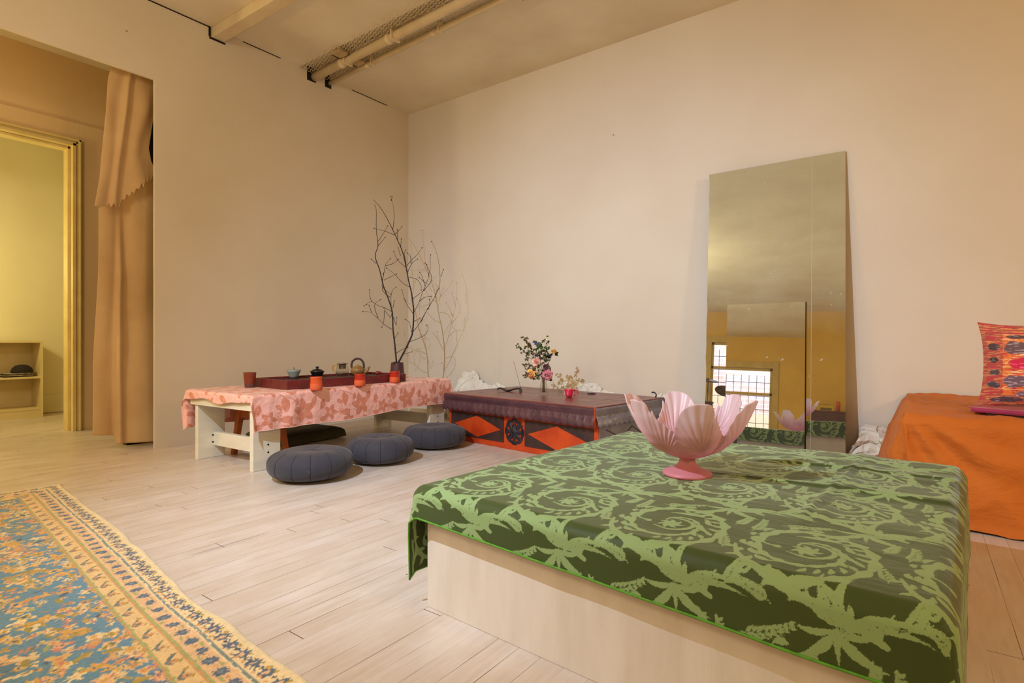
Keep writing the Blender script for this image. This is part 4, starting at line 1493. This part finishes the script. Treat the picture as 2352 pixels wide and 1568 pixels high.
# printed cushion leaning on the wall side
pr = thing('printed_cushion', 'square cushion with orange, red and violet carpet print standing on the bench', 'cushion', (.405, 3.15, .474), rot=(math.radians(-6), 0, math.radians(-8)))
N_ = 200
a = np.linspace(-1, 1, N_)[:, None] * np.ones((1, N_))
b = np.linspace(-1, 1, N_)[None, :] * np.ones((N_, 1))
W2, H2 = .192, .176
pull = 1 + .07 * (np.abs(a * b) ** 3)
puff = .055 * np.clip((1 - np.abs(a) ** 2.6) * (1 - np.abs(b) ** 2.6), 0, 1) ** .55
cxp = a * W2 * pull * (1 - .06 * (1 - a ** 2) * 0 - .045 * (1 - b ** 2) * np.abs(a))
czp = b * H2 * pull * (1 - .05 * (1 - a ** 2) * np.abs(b)) + H2
cA = np.zeros((N_, N_, 4))
cA[..., 3] = 1


def L3(r, g_, b_):
    return np.array([s2l(r), s2l(g_), s2l(b_)])


streak = vnoise(a * 7 + 20, b * 60 + 40, 51) * .6 + vnoise(a * 16 + 3, b * 95 + 9, 52) * .5
base_ = np.where(vnoise(a * 3 + 5, b * 5 + 8, 53)[..., None] > .05, L3(232, 84, 76), L3(238, 122, 54))
base_ = np.where(streak[..., None] > .12, L3(242, 150, 72), base_)
base_ = np.where(streak[..., None] > .40, L3(252, 220, 178), base_)
base_ = np.where((streak[..., None] < -.40), L3(188, 34, 74), base_)
band = (np.abs(a) > .62) | (np.abs(b) > .74)
bcol = np.where(streak[..., None] > -.1, L3(176, 104, 76), L3(196, 62, 72))
bcol = np.where(streak[..., None] > .28, L3(236, 150, 96), bcol)
base_ = np.where(band[..., None], bcol, base_)
for (px, py, rx, ry, col) in [(-.78, .42, .12, .09, (84, 62, 66)), (-.78, .10, .09, .07, (60, 52, 54)), (-.78, -.2, .10, .07, (96, 74, 78)), (-.78, -.5, .12, .08, (80, 66, 78)),
                              (-.42, .40, .20, .16, (110, 84, 92)), (-.42, -.42, .20, .15, (116, 92, 110)), (-.35, .68, .22, .05, (90, 70, 74)), (.12, .05, .34, .20, (160, 92, 66)),
                              (.15, .05, .16, .12, (200, 40, 76)), (-.30, .02, .20, .13, (216, 32, 78)), (-.05, -.72, .40, .10, (128, 100, 120)), (-.55, -.86, .25, .07, (88, 64, 82)),
                              (.1, .42, .07, .07, (196, 40, 60)), (.55, .4, .2, .15, (110, 84, 92)), (.55, -.4, .2, .15, (116, 92, 110))]:
    e = ((a - px) / rx) ** 2 + ((b - py) / ry) ** 2 + .35 * vnoise(a * 14, b * 14, 55)
    wv = np.where(vnoise(a * 10, b * 50, 56)[..., None] > .35, L3(*[min(255, c + 70) for c in col]), L3(*col))
    base_ = np.where((e < 1)[..., None], wv, base_)
    base_ = np.where(((e > 1) & (e < 1.25))[..., None], L3(214, 110, 70), base_)
cA[..., :3] = base_
n = NT('carpet_print')
n.set(Base_Color=n.attr('pattern_colour', 'Color'), Roughness=.8, Normal=n.bump(n.noise(90, 4), .25, .003))
n.b.inputs['Sheen Weight'].default_value = .2
grid_mesh('front_cover', cxp, -puff, czp, n.m, pr, color=cA)
grid_mesh('back_cover', cxp[::-1], puff, czp, n.m, pr, color=cA[::-1])
# flat magenta cushion under it
mg = thing('seat_cushion', 'flat magenta seat cushion with dark underside below the printed cushion', 'cushion', (.172, 3.06, .441), math.radians(-22))
MB().box(0, .52, 0, .36, .010, .030).build('cover', pm('magenta_cotton', rgb(166, 34, 92), rgb(146, 26, 80), .7, 6, .2, 60, .003, sheen=.3), mg, bevel=.009, seg=3)
MB().box(.05, .50, .012, .34, -.004, .012).build('dark_underside', pm('dark_brown_cotton', rgb(52, 22, 22), None, .85), mg, bevel=.004)
MB().box(-.015, .51, .015, .355, .027, .033).build('pale_top_cloth', pm('faded_pink_cotton', rgb(190, 110, 104), rgb(172, 84, 92), .75, 14), mg, bevel=.003)

# ------------------------------------------------------------------ curtains in the hall opening
def curtain(name, label, fn, zt, mat, nu=150, nv=150):
    q = np.linspace(0, 1, nv)[None, :] * np.ones((nu, 1))
    u_ = np.linspace(0, 1, nu)[:, None] * np.ones((1, nv))
    X_, Y_, Z_ = fn(u_, q)
    o = grid_mesh(name, X_, Y_, Z_, mat, solid=.003)
    return tag(o, label, 'curtain')


linen = pm('beige_canvas', rgb(216, 182, 132), rgb(202, 164, 114), .8, 2.5, .2, 120, .002, sheen=.3)


def up_fn(u_, q):
    yl = np.interp(q, [0, .12, .45, .8, 1], [1.46, 1.435, 1.412, 1.385, 1.352])
    yr = np.interp(q, [0, .3, .55, .75, .88, 1], [1.735, 1.732, 1.706, 1.690, 1.706, 1.745])
    Y_ = yl + (yr - yl) * u_
    bot = 1.655 + np.where(u_ < .42, u_ * .10, .042 + (u_ - .42) * .42) + np.where((u_ > .40), .03, 0)
    jag = (.008 * np.sign(np.sin(u_ * 90)) + .010 * vnoise(u_ * 40, u_ * 0, 2)) * np.clip((q - .93) / .07, 0, 1)
    Z_ = 2.66 + (bot - 2.66) * q + jag
    fold = .018 * np.sin(u_ * 10 + 1.2 * q) * (.5 + .5 * q) + .030 * np.exp(-((u_ - .40 + .1 * q) / .07) ** 2)
    X_ = -4.475 + fold + .01 * vnoise(u_ * 5, q * 3, 8)
    return X_, Y_, Z_


def low_fn(u_, q):
    yl = np.interp(q, [0, .3, .7, 1], [1.40, 1.395, 1.365, 1.362])
    yr = np.interp(q, [0, .5, 1], [1.742, 1.735, 1.745])
    Y_ = yl + (yr - yl) * u_
    top = 1.66 + u_ * .32
    bot = np.where(u_ < .33, .115 - u_ * .05, .040 - (u_ - .33) * .025)
    Z_ = top + (bot - top) * q
    fold = .016 * np.sin(u_ * 9 + .6) * (.6 + .4 * q) + .034 * np.exp(-((u_ - .36 - .04 * q) / .06) ** 2) * np.clip(q * 3, 0, 1)
    X_ = -4.530 + fold + .008 * vnoise(u_ * 5, q * 5, 18) + np.where(u_ > .33, .035 * np.clip((q - .5) * 2, 0, 1), 0)
    return X_, Y_, Z_


curtain('curtain', 'upper beige canvas curtain with a ragged torn lower edge in the doorway', up_fn, 0, linen)
curtain('curtain', 'lower beige canvas curtain hanging to the floor under the torn one', low_fn, 0, linen)
# black board added as the darkness in the gap behind the curtains
struct(MB().box(-4.70, -4.62, 1.60, 1.90, 0.0, 2.75).build('curtain_shade_board', black_gap))

# ------------------------------------------------------------------ far room: shelf, folded clothes, pipe hook
bc_m = pm('shelf_paint', rgb(224, 206, 156), rgb(216, 196, 144), .5, 5)
bc = thing('bookcase', 'low cream open bookcase standing in the room beyond the door', 'bookcase', (-7.36, .82, 0))
MB().box(0, .32, 0, .02, 0, .755).build('side', bc_m, bc, bevel=.001)
MB().box(0, .32, .872, .892, 0, .755).build('side', bc_m, bc, bevel=.001)
MB().box(0, .32, .02, .872, .737, .755).build('top', bc_m, bc, bevel=.001)
MB().box(.01, .318, .02, .872, .385, .403).build('shelf', bc_m, bc, bevel=.001)
MB().box(.01, .318, .02, .872, .075, .093).build('shelf', bc_m, bc, bevel=.001)
MB().box(.295, .315, .02, .872, 0, .075).build('plinth', bc_m, bc, bevel=.001)
MB().box(0, .008, .02, .872, .09, .74).build('back_panel', bc_m, bc)
fold_m = pm('striped_cloth', rgb(190, 176, 150), rgb(70, 56, 50), .85, 4, lo=.48, hi=.52, stretch=(3, 3, 60))
fc2 = thing('folded_cloth', 'flat folded striped cloth on the middle bookcase shelf', 'cloth', (-7.16, 1.52, .405), .1)
for k in range(4):
    MB().box(-.10, .08, -.10 + .008 * k, .13 - .01 * k, .009 * k, .009 * k + .0085).build('fold', fold_m if k % 2 else pm('dark_fold', rgb(52, 42, 40), None, .9), fc2, bevel=.003)
hat_m = pm('dark_cap_cloth', rgb(46, 36, 36), rgb(38, 30, 30), .9, 20, .2, 60, .003)
hat = thing('knitted_cap', 'dark crumpled knitted cap on top of the folded cloth in the bookcase', 'cap', (-7.16, 1.575, .442), .3)
MB().lathe([(.085, 0), (.088, .012), (.078, .045), (.052, .070), (.02, .080), (.0001, .080)], 32, sx=.9, sy=1.0).build('crown', hat_m, hat)
hk = thing('pipe_hook', 'small white bent pipe end on the wall of the room beyond the door', 'pipe', (-7.4, 2.02, 2.85))
MB().tube(smooth_path([(0, .02, .02), (.05, .02, .02), (.07, -.01, -.01), (.07, -.03, -.08)], 5), .017, 10).build('bent_pipe', far_paint, hk)
MB().lathe([(.0001, 0), (.022, 0), (.022, .02), (.0001, .02)], 16, (.07, -.031, -.10)).build('nozzle', pm('nozzle', rgb(150, 124, 90), None, .4), hk)

# ------------------------------------------------------------------ ceiling pipes and wire mesh
def skew(x):          # the runs are not quite parallel to the wall
    return -.030 * (x - XL)


def pipe(label, y, z, r, joints):
    root = thing('ceiling_pipe', label, 'pipe', (XL - .03, y, z), -.030)
    MB().tube([(0, 0, 0), (7.85, 0, 0)], r, 20).build('run', pipe_paint, root)
    for j in joints:
        mb_ = MB().tube([(j, 0, 0), (j + .05, 0, 0)], r * 1.14, 20)
        mb_.build('coupling', pipe_paint, root)
        MB().box(j + .09, j + .105, -r * 1.3, r * 1.3, -r * 1.05, .06).build('strap', pipe_paint, root)
    return root


p1 = pipe('thick painted ceiling pipe with wires tied along it', 2.945, 3.090, .034, [.42, 1.02, 3.0])
mb = MB()
for k in range(3):
    pts = []
    for i in range(60):
        x = .02 + i * .13
        pts.append((x, -.030 - .010 * k + .004 * sin(i * 1.7 + k), .024 + .008 * k + .005 * sin(i * .9 + 2 * k)))
    mb.tube(pts, .0035, 6)
mb.build('tied_wires', pm('painted_wire', rgb(176, 150, 108), rgb(120, 96, 64), .6, 30), p1)
pipe('thin painted ceiling pipe nearest the back wall', 3.105, 3.098, .020, [.55, 1.35, 2.6])
mb = MB()
a_ = .030
for band_y, nrow in ((2.775, 12),):
    for i in range(80):
        for j in range(nrow):
            x = XL + .02 + i * a_ * 1.5
            y = band_y + (j + (.5 if i % 2 else 0)) * a_ * .866 * 1.0 + skew(x)
            z = 3.118
            p = [Vector((x + a_ * .5 * cos(k * PI / 3), y + a_ * .5 * sin(k * PI / 3), z)) for k in range(6)]
            for k in (0, 1, 2):
                mb.tube([p[k], p[(k + 1) % 6]], .0019, 3, False, False)
            q = Vector((x + a_, y, z))
            mb.tube([p[0], q], .0019, 3, False, False)
wm = mb.build('wire_mesh', pm('mesh_wire', rgb(232, 212, 174), None, .5))
tag(wm, 'hexagonal chicken wire stretched above the two ceiling pipes', 'wire mesh')
bt_m = pm('batten_paint', rgb(186, 160, 116), rgb(170, 144, 100), .6, 8)
for (lab, y) in (('small wooden batten left of the thick ceiling pipe', 2.845), ('small wooden batten between the two ceiling pipes', 3.02)):
    b_ = thing('wood_batten', lab, 'batten', (XL + .52, y + skew(XL + .52), 3.085))
    MB().box(-.05, .05, -.04, .04, .0, .022).build('block', bt_m, b_, bevel=.002)
    MB().box(-.054, -.050, -.036, .036, -.004, .012).build('dark_slot', black_gap, b_)

# ------------------------------------------------------------------ rug
RRZ = math.atan2(-.236, 2.434)
RLOC = (-3.596, .950, 0)
RLn, RWd = 3.1, 1.75
stp = .0042
nu, nv = int(RLn / stp), int(RWd / stp)
ra = (np.arange(nu) * stp)[:, None] * np.ones((1, nv))            # distance from the far end
rb = (np.arange(nv) * stp)[None, :] * np.ones((nu, 1))            # distance from the right edge
jit = .004 * vnoise(ra * 60, rb * 60, 61) + .0025 * vnoise(ra * 170, rb * 170, 62)
d_ = np.minimum(ra, rb) + jit * .6
along = np.where(ra < rb, rb, ra)
cream, gold, blue, slate = L3(244, 220, 172), L3(216, 164, 62), L3(86, 140, 172), L3(70, 96, 126)
peach, olive_c, pink_c, sage, orange_c = L3(236, 186, 140), L3(158, 142, 48), L3(216, 132, 112), L3(168, 172, 104), L3(216, 150, 90)
img = np.zeros((nu, nv, 3)) + cream


def paint(mask, col):
    img[mask] = col


def florets(center, width, period, r, col, cen, petals=6, alt=None, phase=0.0):
    k = np.round((along - phase) / period)
    da = along - phase - k * period
    db = d_ - center
    rr = np.hypot(da, db) + jit
    ang = np.arctan2(db, da)
    sh = r * (.86 + .14 * np.cos(ang * petals))
    m = (rr < sh) & (np.abs(db) < width)
    paint(m, col)
    paint((rr < r * .32) & m, cen)
    return m


# outer floret band
paint((d_ > .018) & (d_ < .070), L3(242, 214, 164))
florets(.044, .03, .058, .021, slate, peach, 8)
florets(.044, .03, .058, .010, L3(50, 68, 96), cream, 4, phase=.029)
florets(.030, .02, .029, .006, olive_c, gold, 3, phase=.014)
florets(.060, .02, .029, .006, orange_c, gold, 3, phase=.004)
paint((d_ > .070) & (d_ < .0765), L3(116, 134, 132))
paint((d_ > .0765) & (d_ < .081), cream)
# wide band with rosettes and vines
paint((d_ > .081) & (d_ < .128), L3(238, 192, 142))
wav = .104 + .014 * np.sin(along * 2 * PI / .124)
paint((np.abs(d_ - wav) < .0032), sage)
florets(.104, .03, .062, .024, L3(230, 186, 140), peach, 10)
florets(.104, .03, .062, .0175, slate, L3(110, 130, 140), 8)
florets(.104, .03, .062, .007, orange_c, cream, 5, phase=.031)
paint((d_ > .128) & (d_ < .136), sage)
paint((d_ > .136) & (d_ < .141), orange_c)
paint((d_ > .141) & (d_ < .182), L3(236, 198, 138))
wav2 = .161 + .012 * np.sin(along * 2 * PI / .085)
paint((np.abs(d_ - wav2) < .0045) & (np.sin(along * 2 * PI / .085 + .8) > -.2), L3(104, 114, 116))
florets(.161, .02, .085, .012, orange_c, L3(90, 104, 118), 5, phase=.02)
florets(.150, .02, .0425, .005, olive_c, gold, 3, phase=.03)
paint((d_ > .182) & (d_ < .189), sage)
paint((d_ > .189) & (d_ < .193), orange_c)
field = d_ > .193
paint(field, blue)
dk = vnoise(ra * 7, rb * 7, 66)
paint(field & (dk > .45), L3(74, 124, 158))
rf = np.random.default_rng(12)
fmask = np.zeros((nu, nv), bool)
cols = [cream, L3(230, 190, 120), gold, L3(224, 168, 84), peach, pink_c, L3(238, 210, 158), L3(214, 160, 70)]
for k in range(6800):
    ca, cb = rf.uniform(.16, RLn), rf.uniform(.17, RWd)
    r = rf.choice([.010, .013, .017, .023, .030], p=[.26, .28, .22, .16, .08])
    i0, i1 = max(int((ca - r * 1.5) / stp), 0), min(int((ca + r * 1.5) / stp) + 1, nu)
    j0, j1 = max(int((cb - r * 1.5) / stp), 0), min(int((cb + r * 1.5) / stp) + 1, nv)
    if i1 <= i0 or j1 <= j0:
        continue
    sa, sb = ra[i0:i1, j0:j1] - ca, rb[i0:i1, j0:j1] - cb
    rr = np.hypot(sa, sb * 1.15) + jit[i0:i1, j0:j1] * 1.3
    an = np.arctan2(sb, sa)
    pt = rf.integers(3, 7)
    sh = r * (.74 + .30 * np.cos(an * pt + rf.uniform(0, 6)))
    m = (rr < sh) & field[i0:i1, j0:j1]
    c1 = cols[rf.integers(len(cols))]
    c2 = cols[rf.integers(len(cols))] if rf.random() < .7 else olive_c
    sub = img[i0:i1, j0:j1]
    sub[m] = c1
    sub[m & (rr < sh * .55)] = c2
    sub[m & (rr < sh * .22)] = [slate, pink_c, gold, olive_c][rf.integers(4)]
for k in range(900):
    ca, cb = rf.uniform(.16, RLn), rf.uniform(.17, RWd)
    an0, L_ = rf.uniform(0, PI), rf.uniform(.010, .024)
    i0, i1 = max(int((ca - L_) / stp), 0), min(int((ca + L_) / stp) + 1, nu)
    j0, j1 = max(int((cb - L_) / stp), 0), min(int((cb + L_) / stp) + 1, nv)
    if i1 <= i0 or j1 <= j0:
        continue
    sa, sb = ra[i0:i1, j0:j1] - ca, rb[i0:i1, j0:j1] - cb
    p_, q_ = sa * cos(an0) + sb * sin(an0), -sa * sin(an0) + sb * cos(an0)
    m = ((p_ / L_) ** 2 + (q_ / (L_ * .35)) ** 2 < 1) & field[i0:i1, j0:j1]
    img[i0:i1, j0:j1][m] = [olive_c, sage, L3(176, 150, 60), cream, L3(52, 84, 116)][rf.integers(5)]
img *= (1 + .10 * vnoise(ra * 120, rb * 120, 63) + .06 * vnoise(ra * 9, rb * 9, 64))[..., None]
cA = np.ones((nu, nv, 4))
cA[..., :3] = np.clip(img, 0, 1)
n = NT('wool_pile')
n.set(Base_Color=n.attr('pattern_colour', 'Color'), Roughness=.95,
      Normal=n.bump(n.math('ADD', n.noise(260, 3), n.math('MULTIPLY', n.noise(45, 3), .6)), .55, .006))
n.b.inputs['Sheen Weight'].default_value = .4
wave = .012 * vnoise(ra * 3.2, rb * 0, 71) + .006 * vnoise(ra * 8, rb * 0, 72)
Zr = .012 + .0012 * vnoise(ra * 140, rb * 140, 73) - .010 * np.exp(-(np.minimum(ra, rb) / .006))
rug = grid_mesh('rug', ra, -rb + wave * np.exp(-rb / .08), Zr, n.m, None, color=cA, loc=RLOC, rot=(0, 0, RRZ))
tag(rug, 'patterned wool rug with blue field and cream flower border on the floor', 'rug')
mb = MB()
for i in range(400):
    y = -.004 - i * RWd / 400 + rf.uniform(-.002, .002)
    L_ = rf.uniform(.018, .045)
    dy = rf.uniform(-.014, .014)
    mb.tube([(.004, y, .006), (-L_ * .5, y + dy * .6, .006), (-L_, y + dy, .002)], [.0019, .0016, .001], 5, False)
fr = mb.build('fringe', pm('rug_fringe', rgb(232, 212, 166), None, .9), rug)
fr['kind'] = 'stuff'

# ------------------------------------------------------------------ things near the window, seen only in the mirrors
bronze = pm('worn_bronze', rgb(122, 96, 70), rgb(84, 64, 50), .35, 6, .1, 40, .002, metal=.6)
steel = pm('stand_steel', rgb(120, 112, 104), None, .3, metal=.8)


def cymbal(label, loc, tilt, R):
    root = thing('cymbal_stand', label, 'cymbal', (loc[0], loc[1], 0))
    MB().tube([(0, 0, .25), (0, 0, loc[2])], .011, 8).build('pole', steel, root)
    for k in range(3):
        a_2 = k * 2 * PI / 3
        MB().tube([(0, 0, .36), (.24 * cos(a_2), .24 * sin(a_2), .01)], .009, 8).build('leg', steel, root)
    MB().lathe([(.0001, .028), (.02, .026), (.045, .010), (R * .6, -.004), (R, -.020), (R, -.022), (.04, .006), (.0001, .022)], 40).build(
        'cymbal', bronze, root, (0, 0, loc[2]), (tilt, .15, 0))
    return root


cymbal('higher dark bronze cymbal on its stand by the window, seen in the mirror', (-2.10, -4.75, 1.48), -.25, .23)
cymbal('lower tilted bronze cymbal on its stand by the window, seen in the mirror', (-1.72, -4.55, 1.24), .45, .22)
dr = thing('drum', 'dark red drum beside the window, seen at the mirror edge', 'drum', (-2.13, -4.55, .74), .2)
MB().lathe([(.0001, 0), (.17, 0), (.172, .005), (.17, .24), (.0001, .24)], 36).build('shell', pm('drum_shell', rgb(96, 34, 26), None, .2), dr)
for z in (0, .225):
    MB().lathe([(.17, z), (.18, z), (.18, z + .02), (.17, z + .02)], 36).build('hoop', steel, dr)
for k in range(3):
    a_2 = k * 2 * PI / 3
    MB().tube([(.175 * cos(a_2), .175 * sin(a_2), .12), (.19 * cos(a_2), .19 * sin(a_2), -.738)], .008, 8).build('leg', steel, dr)
cab = thing('cabinet', 'dark brown wooden sideboard by the yellow wall, seen in the mirror', 'cabinet', (0.0, -5.38, 0))
MB().box(-.12, .95, 0, .42, .06, .96).build('body', pm('dark_walnut', rgb(96, 46, 30), rgb(72, 34, 24), .4, 6, stretch=(1, 6, 6)), cab, bevel=.004)
MB().box(-.14, .97, 0, .44, .955, .98).build('top', pm('walnut_top', rgb(110, 54, 34), None, .35), cab, bevel=.003)
MB().box(-.10, .93, .02, .40, 0, .06).build('plinth', black_gap, cab)
am = thing('radio', 'small yellow radio with black buttons on the brown sideboard', 'radio', (.13, -5.20, .982))
ym = pm('yellow_plastic', rgb(214, 178, 20), None, .35)
MB().box(-.13, .15, -.06, .06, 0, .125).build('case', ym, am, bevel=.01)
for k in range(6):
    MB().box(-.10 + k * .035, -.082 + k * .035, -.02, .0, .125, .140).build('button', black_gap, am)
MB().box(-.09, .11, .060, .064, .02, .07).build('speaker_grille', pm('grille_brown', rgb(120, 96, 20), None, .5), am)
tag(MB().lathe([(.0001, 0), (.035, 0), (.035, .20), (.028, .215), (.0001, .215)], 24).build('candle', pm('red_orange_candle', rgb(214, 84, 34), None, .4), None, (.36, -5.2, .982)),
    'tall orange red candle beside the yellow radio', 'candle')
